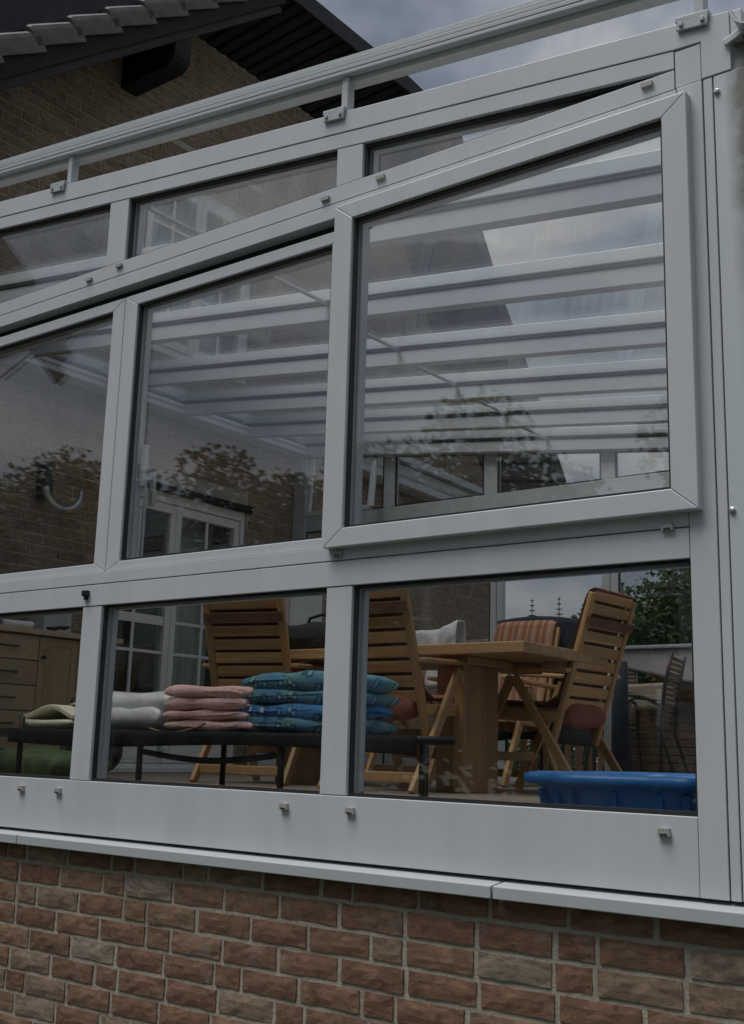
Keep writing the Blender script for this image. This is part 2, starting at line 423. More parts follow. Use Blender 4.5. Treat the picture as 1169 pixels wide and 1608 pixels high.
# ------------------------------------------------------------------ key dimensions
YF, YB, XW, XR, ZF = 2.9, 7.4, -6.5, -1.04, -.2     # glazed side, far side, house wall, low end, floor
GZ = -1.6                                           # ground
def zg(x): return 1.969 + .1150 * (-1.15 - x)       # head of the raked glass
def zr(x): return 1.98 - .1168 * (x + 1.1)          # roof glass
def zt(x): return 4.35 + .8 * (x - 3.75)            # near roof slope of the house over Y

# ------------------------------------------------------------------ ground and floors
o = MB().box((-160, -160, GZ - .3), (160, 160, GZ)).build('lawn', 'grass', kind='structure')
MB().box((XW, YF + .08, ZF - .2), (XR, YB + .06, ZF - .008)).build('conservatory_floor', 'joint', kind='structure')
fl = bpy.data.objects['conservatory_floor']
tm = MB().box((-.196, -.196, -.02), (.196, .196, 0)).mesh('floor_tile', MT['floor'])
for i in range(14):
    for j in range(11):
        x, y = XW + .2 + i * .4, YF + .29 + j * .4
        if x < XR - .2: inst('floor_tile', tm, fl, (x, y, ZF))
MB().box((XW, YB + .066, GZ), (1.5, 11.2, ZF - .02)).build('terrace', 'paving', kind='structure')

# ------------------------------------------------------------------ house
house = empty('house', (XW, 7, GZ), 'brick gabled house with dark roof overhang behind the glass extension', 'house')
wall = MB()
DY0, DY1, DZ1 = 5.30, 6.80, 1.90
WY0, WY1 = 5.46, 6.76
YN = 2.05
WZ0, WZ1 = 3.0, 4.53
XM = XW - .005
def wtop(y):
    if y < 5.87: return 4.15 + .8 * (y - 3.75)
    if y < 8.4: return 5.85
    if y < 9.0: return 5.85 - (y - 8.4) / .6 * .85
    if y < 9.5: return 5.0 - (y - 9.0) / .5 * .7
    return 4.3 - (y - 9.5) / 1.37 * 1.7
YC = 10.87
def wpoly(y0, y1, z0=GZ):
    ys = [y0] + [k for k in (5.87, 8.4, 9.0, 9.5) if y0 < k < y1] + [y1]
    return [(y0, z0), (y1, z0)] + [(y, wtop(y)) for y in reversed(ys)]
ZS = 2.5
wall.prism([(YN, GZ), (DY0, GZ), (DY0, ZS), (YN, ZS)], 0, XM - .3, XM)
wall.prism([(DY1, GZ), (YC, GZ), (YC, ZS), (DY1, ZS)], 0, XM - .3, XM)
wall.prism([(DY0, GZ), (DY1, GZ), (DY1, -.2), (DY0, -.2)], 0, XM - .3, XM)
wall.prism([(DY0, DZ1), (DY1, DZ1), (DY1, ZS), (DY0, ZS)], 0, XM - .3, XM)
wall.prism([(YN, ZS), (WY0, ZS), (WY0, wtop(WY0)), (YN, wtop(YN))], 0, XM - .3, XM)
wall.prism(wpoly(WY1, YC, ZS), 0, XM - .3, XM)
wall.prism([(WY0, ZS), (WY1, ZS), (WY1, WZ0), (WY0, WZ0)], 0, XM - .3, XM)
wall.prism(wpoly(WY0, WY1, WZ1), 0, XM - .3, XM)
wall.box((XM - 8, YC - .31, GZ), (XM - .302, YC - .01, 2.6)); wall.box((XM - 8, YN + .01, GZ), (XM - .302, YN + .3, 2.7)); wall.box((XM - 8.3, YN, GZ), (XM - 8.002, YC, 2.3))
hw = wall.build('wall', 'hmortar', house)
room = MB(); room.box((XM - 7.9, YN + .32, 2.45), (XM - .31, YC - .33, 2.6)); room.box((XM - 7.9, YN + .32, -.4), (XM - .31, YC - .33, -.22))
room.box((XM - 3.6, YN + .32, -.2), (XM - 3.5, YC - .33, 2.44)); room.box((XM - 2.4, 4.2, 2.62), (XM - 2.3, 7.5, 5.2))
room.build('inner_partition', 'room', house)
# brick courses in the wild bond of the photograph
PZ = .0765
cand = []
def opening(y0, y1, z0, z1):
    if y1 > DY0 - .005 and y0 < DY1 + .005 and z1 > -.2 and z0 < DZ1 + .1: return DY0, DY1
    if y1 > WY0 - .005 and y0 < WY1 + .005 and z1 > WZ0 and z0 < WZ1 + .255: return WY0, WY1
for r in range(int((6.0 - GZ) / PZ)):
    z0 = GZ + r * PZ; y = YN - rnd.uniform(0, .2)
    while y < YC:
        l = .24 if rnd.random() < .72 else .115
        a, b = max(y, YN), min(y + l, YC); y += l + .011
        if b - a < .03: continue
        segs = [(a, b)]
        op = opening(a, b, z0, z0 + PZ)
        if op: segs = [(a, min(b, op[0] - .008)), (max(a, op[1] + .008), b)]
        for a2, b2 in segs:
            if b2 - a2 > .03 and max(wtop(a2), wtop(b2)) > z0 + PZ * .7 and z0 > -.5: cand.append((a2, b2, z0 + .011, z0 + PZ))
def frontbrick(mb, a, b, z0, z1, d):
    x = XW + d * .5; j = .0012
    c = [(XM - .002, a, z0), (XM - .004, b, z0), (XM - .004, a, z1), (XM - .004, b, z1)]
    f = [(x, a + j, z0 + j), (x, b - j, z0 + j), (x, a + j, z1 - j), (x, b - j, z1 - j)]
    mb.add(c + f, [(4, 5, 7, 6), (0, 1, 5, 4), (2, 6, 7, 3), (0, 4, 6, 2), (1, 3, 7, 5)])
def camvis(a, b, z0, z1):
    p = Vector((XW, (a + b) / 2, (z0 + z1) / 2)); w = fw.dot(p)
    u = rx.dot(p) / w * 1800 + 584.5; v = dn.dot(p) / w * 1800 + 804
    if not (-20 < u < 1180 and -20 < v < 1620): return 0
    if 1.9 < p.z < 2.6 and p.y < YB: return .2 * (b - a) / w
    return (b - a) / w * (1.2 if p.z < 2.6 and p.y < 7.4 else 1)
cand.sort(key=lambda c: -camvis(*c))
rest = MB()
for i, c in enumerate(cand):
    d = rnd.uniform(-.002, .004)
    if i < 280:
        m = MB(); frontbrick(m, *c, d); m.build('brick', 'hbrick', hw)
    else: frontbrick(rest, *c, d)
rest.build('further_bricks', 'hbrick', hw, kind='stuff')
y = WY0 - .1
while y < WY1 + .12:
    m = MB(); frontbrick(m, y, y + .0655, WZ1 + .012, WZ1 + .245, rnd.uniform(0, .004)); m.build('soldier_brick', 'hbrick', hw); y += .0765

# roof: outline of the gable edge in the plane X = XE
XE = -5.9
edge = [(1.5, zt(1.5)), (6.2, 6.28), (8.1, 6.28), (8.95, 6.2), (9.39, 5.25), (9.83, 4.63), (10.32, 4.08), (11.22, 2.94)]
inn = [(1.5, wtop(1.5)), (5.87, 5.85), (7.6, 5.85), (8.4, 5.85), (9.0, 5.0), (9.5, 4.3), (10.05, 3.62), (10.87, 2.6)]
XB = -14.9
rf = MB()
for i in range(len(edge) - 1):
    (y0, z0), (y1, z1) = edge[i], edge[i + 1]
    t = .10
    n = Vector((z0 - z1, y1 - y0)).normalized() * t      # upward normal in (y, z)
    rf.bar8([(x, yy + n[0] * k, zz + n[1] * k) for k in (0, 1) for (yy, zz) in ((y0, z0), (y1, z1)) for x in (XB, XE - .02)])
rf.build('roof', 'slate', house)
def lerp(pts, s):
    L_ = [0]
    for a, b in zip(pts, pts[1:]): L_.append(L_[-1] + math.dist(a, b))
    d = s * L_[-1]
    for i in range(len(pts) - 1):
        if d <= L_[i + 1] or i == len(pts) - 2:
            k = (d - L_[i]) / (L_[i + 1] - L_[i]); return tuple(pts[i][j] + (pts[i + 1][j] - pts[i][j]) * k for j in (0, 1))
def seg(i, k): return tuple(edge[i][j] + (edge[i + 1][j] - edge[i][j]) * k for j in (0, 1)), tuple(inn[i][j] + (inn[i + 1][j] - inn[i][j]) * k for j in (0, 1))
for i in range(len(edge) - 1):
    ln = math.dist(edge[i], edge[i + 1]); nb = max(1, round(ln / .135))
    for b in range(nb):
        (e0, w0), (e1, w1) = seg(i, b / nb + .012), seg(i, (b + 1) / nb - .012)
        dz = .018
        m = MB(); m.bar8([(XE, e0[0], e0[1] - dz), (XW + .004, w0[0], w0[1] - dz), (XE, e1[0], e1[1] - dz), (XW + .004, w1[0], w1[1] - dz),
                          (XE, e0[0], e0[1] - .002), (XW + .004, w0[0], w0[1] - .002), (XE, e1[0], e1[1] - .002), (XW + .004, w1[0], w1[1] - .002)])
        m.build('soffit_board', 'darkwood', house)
fb = MB()
for i in range(1, len(edge) - 1):
    (y0, z0), (y1, z1) = edge[i], edge[i + 1]
    fb.bar((XE + .012, y0, z0 + .03), (XE + .012, y1, z1 + .03), .022, .16, (0, 0, 1))
fb.build('fascia', 'slate', house)
bb = MB()
for k, (h, off, dx) in enumerate(((.17, -.15, .0), (.10, -.27, -.02))):
    p, q = Vector((XE + .015 + dx, 1.5, zt(1.5) + off)), Vector((XE + .015 + dx, 6.25, zt(6.25) + off))
    m = MB().bar(p, q, .03, h, (0, -.6, .8)); m.build('barge_board', 'barge' if k else 'darkwood', house, bevel=.004)
# verge tiles: each a cranked tile with a rounded nose lying over the one below
tl = MB()
def tile_prof():
    m = MB(); ln = .44
    # along local y (up the slope), hanging cheek down the gable, rounded top roll
    ring = [(.022, -.10), (.022, .0), (.016, .028), (-.01, .045), (-.05, .045), (-.14, .03), (-.33, .03), (-.33, .012), (-.05, .02), (0.004, .0), (.004, -.10)]
    n = len(ring); vs = []; fs = []
    for (y_, lift, s_) in ((0, .028, 1), (.03, .034, 1.0), (ln, 0, 1)):
        for x_, z_ in ring: vs.append((x_ * s_, y_, z_ + lift))
    for j in range(2):
        for k in range(n): fs.append((j * n + k, j * n + (k + 1) % n, (j + 1) * n + (k + 1) % n, (j + 1) * n + k))
    fs.append(tuple(range(n - 1, -1, -1))); fs.append(tuple(range(2 * n, 3 * n)))
    m.add(vs, fs); return m
tmesh = tile_prof().mesh('verge_tile', MT['tile'])
sl = math.atan(.8)
y = 1.5
while y < 6.1:
    o = inst('verge_tile', tmesh, house, (XE + .035, y, zt(y) - .005)); o.rotation_euler = (sl - .03, 0, 0); y += .385 * math.cos(sl)
# purlin head carrying the overhang
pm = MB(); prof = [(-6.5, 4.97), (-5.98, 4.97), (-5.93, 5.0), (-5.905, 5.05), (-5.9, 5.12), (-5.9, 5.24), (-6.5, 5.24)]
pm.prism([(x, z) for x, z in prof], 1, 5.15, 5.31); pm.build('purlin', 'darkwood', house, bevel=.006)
# dark dormer standing on the near slope
dm = MB().prism([(4.1, 4.9), (4.1, 5.75), (6.6, 7.25), (6.6, 6.9)], 0, -9.5, -7.9); dm.build('dormer', 'slate', house)

def framed(mb, ax, x0, x1, z0, z1, w, a, b):
    # four mitred pieces; ax = 1: in the X-Z plane, depth along Y; ax = 0: in the Y-Z plane, depth along X
    l, r, bt, tp = w
    for poly in ([(x0, z0), (x0 + l, z0 + bt), (x0 + l, z1 - tp), (x0, z1)], [(x1, z0), (x1, z1), (x1 - r, z1 - tp), (x1 - r, z0 + bt)],
                 [(x0, z0), (x1, z0), (x1 - r, z0 + bt), (x0 + l, z0 + bt)], [(x0, z1), (x0 + l, z1 - tp), (x1 - r, z1 - tp), (x1, z1)]):
        g0 = len(mb.v); mb.prism(poly, ax, a, b)
# french door of the house
def leaf(name, y0, y1, z0, z1, cur=None):
    f = MB(); framed(f, 0, y0, y1, z0, z1, (.056, .056, .18 if name == 'door_leaf' else .07, .07), XW - .10, XW - .035)
    fo = f.build(name, 'frame2', house, bevel=.003)
    zb = z0 + (.18 if name == 'door_leaf' else .07)
    MB().box((XW - .074, y0 + .05, zb - .005), (XW - .066, y1 - .05, z1 - .065)).build('glass_pane', 'doorglass', fo)
    g = MB(); ym = (y0 + y1) / 2
    g.box((XW - .064, ym - .012, zb), (XW - .05, ym + .012, z1 - .07))
    for zz in ((.36, .68, .92, 1.30) if name == 'door_leaf' else (z0 + .5, z0 + 1.0)):
        hgt = .034 if (name == 'door_leaf' and zz == .92 and y0 < 5.9) else .011
        g.box((XW - .0645, y0 + .056, zz - hgt), (XW - .0485, y1 - .056, zz + hgt))
    g.build('glazing_bar', 'frame2', fo)
    if name == 'door_leaf':
        MB().box((XW - .034, y0 + .06, z0 + .03), (XW - .026, y1 - .06, z0 + .15)).build('kick_panel', 'frame2', fo, bevel=.004)
    return fo
fr = MB(); framed(fr, 0, DY0, DY1, -.2, DZ1, (.045, .045, .06, .07), XW - .14, XW - .02); dfo = fr.build('door_frame', 'frame2', house, bevel=.003)
la = leaf('door_leaf', DY0 + .047, (DY0 + DY1) / 2 - .002, -.135, DZ1 - .073)
lb = leaf('door_leaf', (DY0 + DY1) / 2 + .002, DY1 - .047, -.135, DZ1 - .073)
MB().box((XW - .033, 6.005, -.10), (XW - .015, 6.03, .02)).tube([(XW - .012, 6.018, -.04), (XW + .03, 6.018, -.04), (XW + .03, 5.95, -.04)], .009).build('handle', 'palebox', la)
MB().box((XW - .02, DY0 - .06, DZ1 + .003), (XW + .03, DY1 + .04, DZ1 + .06)).build('shutter_box', 'darkwood', house, bevel=.004)
MB().box((XW - .02, DY0 - .02, -.2), (XW + .12, DY1 + .02, -.165)).build('threshold', 'frame2', house, bevel=.004)
fr = MB(); framed(fr, 0, WY0 + .01, WY1 - .01, WZ0, WZ1, (.07, .07, .07, .07), XW - .16, XW - .05); fr.build('window_frame', 'frame2', house, bevel=.003)
leaf('casement', WY0 + .085, 6.115, WZ0 + .075, WZ1 - .075); leaf('casement', 6.12, WY1 - .085, WZ0 + .075, WZ1 - .075)
def curtain(name, y0, y1, z0, z1, x, mat, label, amp=.022, n=60, wl=.085):
    m = MB()
    def fn(a, b):
        yy = y0 + (y1 - y0) * a
        return (x + amp * math.sin(a * (y1 - y0) / wl * 2 * math.pi) * (.6 + .4 * b) + .008 * noise.noise(Vector((a * 9, b * 2, x))), yy, z1 + (z0 - z1) * b)
    m.grid(fn, n, 6); o = m.build(name, mat, smooth=True, at=(x, (y0 + y1) / 2, z0))
    s_ = o.modifiers.new('solid', 'SOLIDIFY'); s_.thickness = .002
    return tag(o, label, 'curtain')
curtain('curtain', 6.16, 6.7, -.1, DZ1 - .1, XW - .3, 'curtain', 'sheer greenish curtain behind the right leaf of the glazed door')
curtain('curtain', 5.5, 6.74, WZ0 - .02, WZ1 - .04, XW - .34, 'curtain2', 'pale curtain hanging in the upstairs window of the gable')

# awning cassette fixed to the wall beyond the glass
aw = empty('awning_cassette', (XW, 9.3, 2.55), 'grey folded awning between white rails on the house wall past the far glass', 'awning')
MB().bar((XW + .13, 7.75, 2.80), (XW + .13, YC - .1, 2.70), .22, .07).build('rail', 'frame', aw, bevel=.006)
MB().bar((XW + .10, 7.75, 2.685), (XW + .10, YC - .1, 2.60), .18, .13).build('folded_cloth', 'greylid', aw, bevel=.03)
MB().bar((XW + .13, 7.75, 2.565), (XW + .13, YC - .25, 2.49), .2, .07).build('rail', 'frame', aw, bevel=.006)

# wall lamp
lp = empty('wall_lamp', (XW, 4.78, 1.6), 'black wall lamp with grey curved arm on the brick wall', 'lamp')
MB().box((XW + .004, 4.70, 1.62), (XW + .035, 4.80, 1.90)).tube([(XW + .06, 4.74, 1.62), (XW + .07, 4.75, 1.74), (XW + .06, 4.72, 1.88)], .05, 10, .022).build('bracket', 'black', lp, bevel=.004)
arc = [(XW + .10, 4.80 + .15 * math.cos(t) + .06, 1.70 + .13 * math.sin(t)) for t in [R(a) for a in range(180, 375, 12)]]
MB().tube(arc, .026, 10, .015).build('arm', 'rod', lp, smooth=True)

# ------------------------------------------------------------------ brick plinth
plinth = MB().box((-6.6, YF + .002, GZ), (-.42, YF + .30, -.40)).build('brick_plinth', 'mortar', at=(-3, YF + .15, GZ))
tag(plinth, 'low red brick wall with pale mortar under the white windows', 'wall')
variants = {}
def plinth_brick(l, seed):
    r2 = random.Random(seed); m = MB(); nx, nz_ = (6 if l > .15 else 3), 3; h = .0645
    vs = []; fs = []
    for j in range(nz_ + 1):
        for i in range(nx + 1):
            u, v = i / nx, j / nz_
            edge_ = min(i, nx - i) == 0 or min(j, nz_ - j) == 0
            yd = r2.uniform(-.0015, .001) + (.0025 if edge_ else -.0005)
            vs.append((-l / 2 + l * u + (r2.uniform(-.0016, .0016)), yd, h * v + (r2.uniform(-.0016, .0016))))
    for j in range(nz_):
        for i in range(nx):
            a = j * (nx + 1) + i; fs.append((a, a + 1, a + nx + 2, a + nx + 1))
    b = len(vs); rim = [i for i in range(nx + 1)] + [j * (nx + 1) + nx for j in range(1, nz_ + 1)] + [nz_ * (nx + 1) + i for i in range(nx - 1, -1, -1)] + [j * (nx + 1) for j in range(nz_ - 1, 0, -1)]
    for k in rim: vs.append((vs[k][0], .016, vs[k][2]))
    n = len(rim)
    for k in range(n): fs.append((rim[k], b + k, b + (k + 1) % n, rim[(k + 1) % n]))
    m.add(vs, fs)
    me = m.mesh('brick', MT['brick'])
    return me
for k in range(10): variants[('S', k)] = plinth_brick(.229, 40 + k)
for k in range(6): variants[('H', k)] = plinth_brick(.106, 90 + k)
PC = .0797
rest = MB(); nb = 0
r = 0; z = -.40 - PC * .62
while z > GZ - .02:
    x = -6.6 + rnd.uniform(0, .12); last = 'H'
    while x < -.42:
        hd = rnd.random() < .24
        l = .113 if hd else .238
        if x + l > -.42: break
        p = Vector((x + l / 2, YF, z + .03)); w = fw.dot(p)
        u = rx.dot(p) / w * 1800 + 584.5; v = dn.dot(p) / w * 1800 + 804
        if -90 < u < 1290 and v < 1680:
            o = inst('brick', variants[('H' if hd else 'S', rnd.randrange(6 if hd else 10))], plinth, (x + l / 2, YF - .0045 + rnd.uniform(-.0015, .0015), z))
            o.rotation_euler = (0, rnd.uniform(-.012, .012), rnd.uniform(-.008, .008)); nb += 1
        else:
            rest.box((x, YF - .003, z + .002), (x + l, YF + .016, z + .067))
        x += l + rnd.uniform(.006, .012)
    z -= PC; r += 1
rest.build('further_bricks', 'brick', plinth, kind='stuff')

# ------------------------------------------------------------------ conservatory
cons = empty('conservatory', (-3.8, YF, -.4), 'white aluminium glass extension with raked roof and dark gaskets', 'conservatory')
def P(name, mb, mat='frame', bevel=.003, parent=cons, label=None):
    o = mb.build(name, mat, parent, bevel=bevel)
    if label: o['label'] = label
    return o
# sill in lengths
for a, b in ((-6.6, -3.862), (-3.857, -1.727), (-1.72, -.40)):
    m = MB(); prof = [(YF - .052, -.392), (YF - .052, -.358), (YF + .10, -.338), (YF + .10, -.36), (YF - .042, -.381), (YF - .042, -.392)]
    m.prism(prof, 0, a, b); P('window_sill', m, 'sill', .0025)
# bottom panel, low mullions, post
P('bottom_panel', MB().box((XW + .05, YF, -.339), (-1.148, YF + .06, -.143)), bevel=.002)
P('corner_post', MB().box((-1.146, YF - .002, -.339), (-1.0715, YF + .075, 1.902)), bevel=.002)
P('cover_strip', MB().box((-1.0675, YF - .001, -.339), (-1.0415, YF + .06, 1.902)), bevel=.002)
P('side_panel', MB().box((-1.0375, YF - .001, -.339), (-.44, YF + .06, 1.902)).prism([(-1.03, 1.906), (-.44, 1.906), (-.44, 2.09), (-1.0, 2.04)], 1, YF + .012, YF + .06), 'side', .002)
low_cols = [(-3.636, -3.524), (-2.394, -2.288), (-4.87, -4.752), (-6.08, -5.97)]
for a, b in low_cols: P('mullion', MB().box((a, YF + .001, -.141), (b, YF + .056, .521)), bevel=.002)
P('transom', MB().box((XW + .05, YF - .001, .524), (-1.148, YF + .075, .6065)), bevel=.0015)
P('transom', MB().box((XW + .05, YF - .001, .610), (-1.148, YF + .075, .655)), bevel=.0015)
P('transom', MB().box((XW + .05, YF - .0015, 1.845), (-1.148, YF + .075, 1.9)), bevel=.0015)
P('transom', MB().box((XW + .05, YF - .001, 1.9035), (-1.1525, YF + .075, 1.964)), bevel=.0015)
P('corner_block', MB().box((-1.149, YF - .001, 1.9035), (-1.0725, YF + .06, 2.020)), bevel=.0015)
# raked beam in two courses
m = MB(); m.prism([(XW + .05, zg(XW + .05)), (-1.1525, zg(-1.1525)), (-1.1525, zg(-1.1525) + .056), (XW + .05, zg(XW + .05) + .056)], 1, YF - .001, YF + .075); P('raked_beam', m, bevel=.0015)
m = MB(); m.prism([(XW + .05, zg(XW + .05) + .0595), (-1.1525, zg(-1.1525) + .0595), (-1.0705, 2.024), (-1.0705, 1.9055), (-.985, 1.9055), (-.985, zg(-.985) + .14), (XW + .05, zg(XW + .05) + .14)], 1, YF - .003, YF + .085); P('raked_beam', m, bevel=.002)
P('end_cap', MB().box((-.982, YF - .004, 1.99), (-.95, YF + .10, 2.085)), bevel=.002)
wedge_cols = [(-3.664, -3.546), (-2.417, -2.301), (-4.90, -4.79), (-6.1, -5.99)]
for a, b in wedge_cols: P('mullion', MB().prism([(a, 1.966), (b, 1.966), (b, zg(b) - .002), (a, zg(a) - .002)], 1, YF + .0005, YF + .07), bevel=.002)
GY = YF + .032
def glazing(poly, y=GY, th=.022, inner=True, gas=.009, name='window_pane', parent=cons, mat='glass'):
    # pane with a black gasket round it and a white inner bead behind
    m = MB(); m.prism(poly, 1, y, y + th); pn = m.build(name, mat, parent)
    cx = sum(p[0] for p in poly) / len(poly); cz = sum(p[1] for p in poly) / len(poly)
    def inset(d):
        n = len(poly); res_ = []
        area = sum(poly[i][0] * poly[(i + 1) % n][1] - poly[(i + 1) % n][0] * poly[i][1] for i in range(n)); sg = 1 if area > 0 else -1
        for i in range(n):
            p0, p1, p2 = Vector(poly[i - 1]), Vector(poly[i]), Vector(poly[(i + 1) % n])
            d1 = (p1 - p0).normalized(); d2 = (p2 - p1).normalized()
            n1 = Vector((-d1.y, d1.x)) * sg; n2 = Vector((-d2.y, d2.x)) * sg
            bis = (n1 + n2); bis = bis / max(.15, bis.dot(n1)); res_.append(tuple(p1 + bis * d))
        return res_
    def ring(d0, d1, y0, y1, mat, nm):
        A, B = inset(d0), inset(d1); n = len(A); mm = MB()
        for i in range(n):
            j = (i + 1) % n
            if nm == 'inner_bead' and inner == 'low' and i == 0: continue
            mm.prism([A[i], A[j], B[j], B[i]], 1, y0, y1)
        mm.build(nm, mat, pn)
    ring(-.004, gas, y - .018, y - .001, 'gasket', 'gasket')
    if inner: ring(-.002, .012, y + th + .001, y + th + .024, 'frame', 'inner_bead')
    return pn
# low row
LB, LT = -.141, .523
for a, b in ((-2.288, -1.147), (-3.524, -2.394), (-4.752, -3.636), (-5.97, -4.87)):
    glazing([(a, LB), (b, LB), (b, LT), (a, LT)], inner='low')
# raked top row
for a, b in ((-2.301, -1.16), (-3.546, -2.417), (-4.79, -3.664), (-5.99, -4.90)):
    glazing([(a, 1.965), (b, 1.965), (b, zg(b) - .001), (a, zg(a) - .001)], inner=True, gas=.011)
# middle row: two recessed sashes at the left, the proud one at the right
def sash(x0, x1, z0, z1, w, y0, y1, name='window_sash'):
    f = MB(); framed(f, 1, x0, x1, z0, z1, w, y0, y1); so_ = P(name, f, bevel=.003)
    glazing([(x0 + w[0], z0 + w[2]), (x1 - w[1], z0 + w[2]), (x1 - w[1], z1 - w[3]), (x0 + w[0], z1 - w[3])], y=(y0 + y1) / 2, parent=so_, name='glass_pane')
    return so_
s2 = sash(-3.5325, -2.375, .6585, 1.802, (.076, .06, .036, .046), YF + .012, YF + .07)
s1 = sash(-4.76, -3.5355, .6585, 1.802, (.076, .072, .036, .046), YF + .012, YF + .07)
s0 = sash(-5.99, -4.7635, .6585, 1.802, (.076, .072, .036, .046), YF + .012, YF + .07)
s3 = sash(-2.391, -1.107, .648, 1.866, (.079, .0755, .062, .06), YF - .034, YF + .03)
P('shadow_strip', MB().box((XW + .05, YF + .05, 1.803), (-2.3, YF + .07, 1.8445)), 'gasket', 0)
P('fixed_frame', MB().box((-2.385, YF + .031, .656), (-2.315, YF + .075, 1.844)), bevel=.002)
# handle inside the middle sash
h = MB().box((-3.44, YF + .068, 1.0), (-3.405, YF + .085, 1.17)); h.box((-3.43, YF + .085, 1.03), (-3.414, YF + .12, 1.06)); h.box((-3.436, YF + .12, .93), (-3.408, YF + .135, 1.07))
h.build('handle', 'palebox', s2, bevel=.003)
MB().tube([(-3.40, YF + .075, .70), (-3.40, YF + .075, 1.0)], .006, 8).build('rod', 'rod', s2)
# drain caps on the panels
cap = MB(); cap.prism([(-.0175, -.0095), (.0175, -.0095), (.0145, .0095), (-.0145, .0095)], 1, -.010, .004)
cmesh = cap.mesh('drain_cap', MT['cap'])
for x, z in ((-3.92, -.185), (-3.69, -.185), (-2.535, -.186), (-2.262, -.186), (-1.235, -.185), (-2.345, .63), (-1.205, .612)):
    inst('drain_cap', cmesh, cons, (x, YF - .003, z))
slm = MB().box((-.010, -.0120, -.0075), (.010, -.0102, -.0035)).mesh('slot', MT['gasket'])
for o in [q for q in bpy.data.objects if q.name.startswith('drain_cap')]:
    inst('slot', slm, o, wloc(o))
cap2 = MB().box((-.018, -.008, -.007), (.018, .004, .006)); c2 = cap2.mesh('drain_cap', MT['cap'])
for x, z in ((-3.57, 1.945), (-3.76, 1.928), (-2.46, 1.93), (-2.215, 1.94), (-1.235, 1.945)): inst('drain_cap', c2, cons, (x, YF - .003, z))
bl = MB(); bl.box((-3.628, YF - .02, .562), (-3.598, YF, .585)); bl.box((-3.62, YF - .015, .548), (-3.606, YF, .562)); P('latch_bolt', bl, 'black', .003)
sc_ = MB().lathe([(.009, 0), (.009, .006), (.004, .009)], n=10); sm_ = sc_.mesh('screw_head', MT['rod'])
for x, z in ((-1.028, .64), (-1.028, 1.85)):
    o = inst('screw_head', sm_, cons, (x, YF - .001, z)); o.rotation_euler = (R(90), 0, 0)

# roof: rafters, cover caps, glass
RY = [3.55, 4.34, 5.14, 5.90, 6.635]
def sloped(x0, x1, y0, y1, d0, d1):
    return [(x, y, zr(x) + d) for d in (d0, d1) for y in (y0, y1) for x in (x0, x1)]
for y in RY + [YB - .03]:
    P('rafter', MB().bar8(sloped(-6.33, XR - .06, y - .03, y + .03, -.098, -.010)), bevel=.005)
    P('rafter_cap', MB().bar8(sloped(-6.42, XR - .02, y - .034, y + .034, .013, .075)), bevel=.004)
    P('glazing_seal', MB().bar8(sloped(-6.4, XR - .05, y - .036, y + .036, -.0095, -.001)), 'gasket', 0)
ys = [YF + .09] + RY + [YB]
for a, b in zip(ys, ys[1:]):
    P('roof_pane', MB().bar8(sloped(-6.45, XR, a + .002, b - .002, 0, .011)), 'roofglass', 0)
for i, (a, b, x) in enumerate(zip(ys, ys[1:], (-3.57, -3.62, -3.74, -3.83, -3.90, -3.98))):
    P('cross_bar', MB().bar8(sloped(x - .014, x + .014, a + .04, b - .04, -.014, -.002)), 'rod', .002)
P('wall_plate', MB().box((XW + .006, YF + .09, zr(-6.4) - .10), (-6.335, YB, zr(-6.4) - .02)), bevel=.004)
P('wall_flashing', MB().bar((XW + .05, YF - .02, zr(-6.45) + .07), (XW + .05, YB, zr(-6.45) + .07), .10, .06), bevel=.004)
P('seal_strip', MB().box((-6.334, YF + .1, zr(-6.4) - .055), (-6.326, YB - .1, zr(-6.4) - .047)), 'sill', 0)
P('eaves_beam', MB().box((-1.16, YF + .09, zr(-1.1) - .13), (XR, YB, zr(-1.1) - .012)), bevel=.004)
g = MB(); prof = [(-.905 + .06 * math.cos(t), 2.05 + .06 * math.sin(t)) for t in [R(a) for a in range(180, 361, 20)]]
prof += [(-.905 + .054 * math.cos(t), 2.05 + .054 * math.sin(t)) for t in [R(a) for a in range(360, 179, -20)]]
g.prism(prof, 1, YF - .06, YB); P('gutter', g, 'frame', 0)
P('gutter_bracket', MB().bar((-1.0, YF - .012, 1.985), (-.86, YF - .012, 2.04), .010, .022, (0, 0, 1)), 'frame', .003)

# far glazed side
P('corner_post', MB().box((XW + .006, YB - .03, ZF), (-6.36, YB + .05, zr(-6.4) - .11)), bevel=.004)
def zgb(x): return 2.16 - .1175 * (x + 3.465)
m = MB(); m.prism([(-6.36, zgb(-6.36)), (XR, zgb(XR)), (XR, zr(XR) - .102), (-6.36, zr(-6.36) - .102)], 1, YB, YB + .05); P('raked_beam', m)
P('transom', MB().box((-6.36, YB, 1.83), (XR, YB + .05, 1.958)), bevel=.004)
for a, b in ((-5.54, -5.42), (-4.571, -4.444), (-3.58, -3.465), (-2.46, -2.34)):
    P('mullion', MB().prism([(a, 1.96), (b, 1.96), (b, zgb(b) - .002), (a, zgb(a) - .002)], 1, YB + .002, YB + .05))
for a, b in ((-5.60, -5.48), (-4.504, -4.454), (-4.448, -4.398), (-3.583, -3.522), (-3.517, -3.457), (-2.46, -2.34), (-1.16, XR)):
    P('door_stile', MB().box((a, YB, ZF), (b, YB + .05, 1.828)), bevel=.004)
P('bottom_rail', MB().box((-6.36, YB + .003, ZF), (XR, YB + .047, ZF + .07)), bevel=.004)
wx = [-6.36, -5.54, -5.42, -4.571, -4.444, -3.58, -3.465, -2.46, -2.34, XR]
for a, b in zip(wx[::2], wx[1::2]):
    glazing([(a, 1.959), (b, 1.959), (b, zgb(b) - .001), (a, zgb(a) - .001)], y=YB + .02, inner=False)
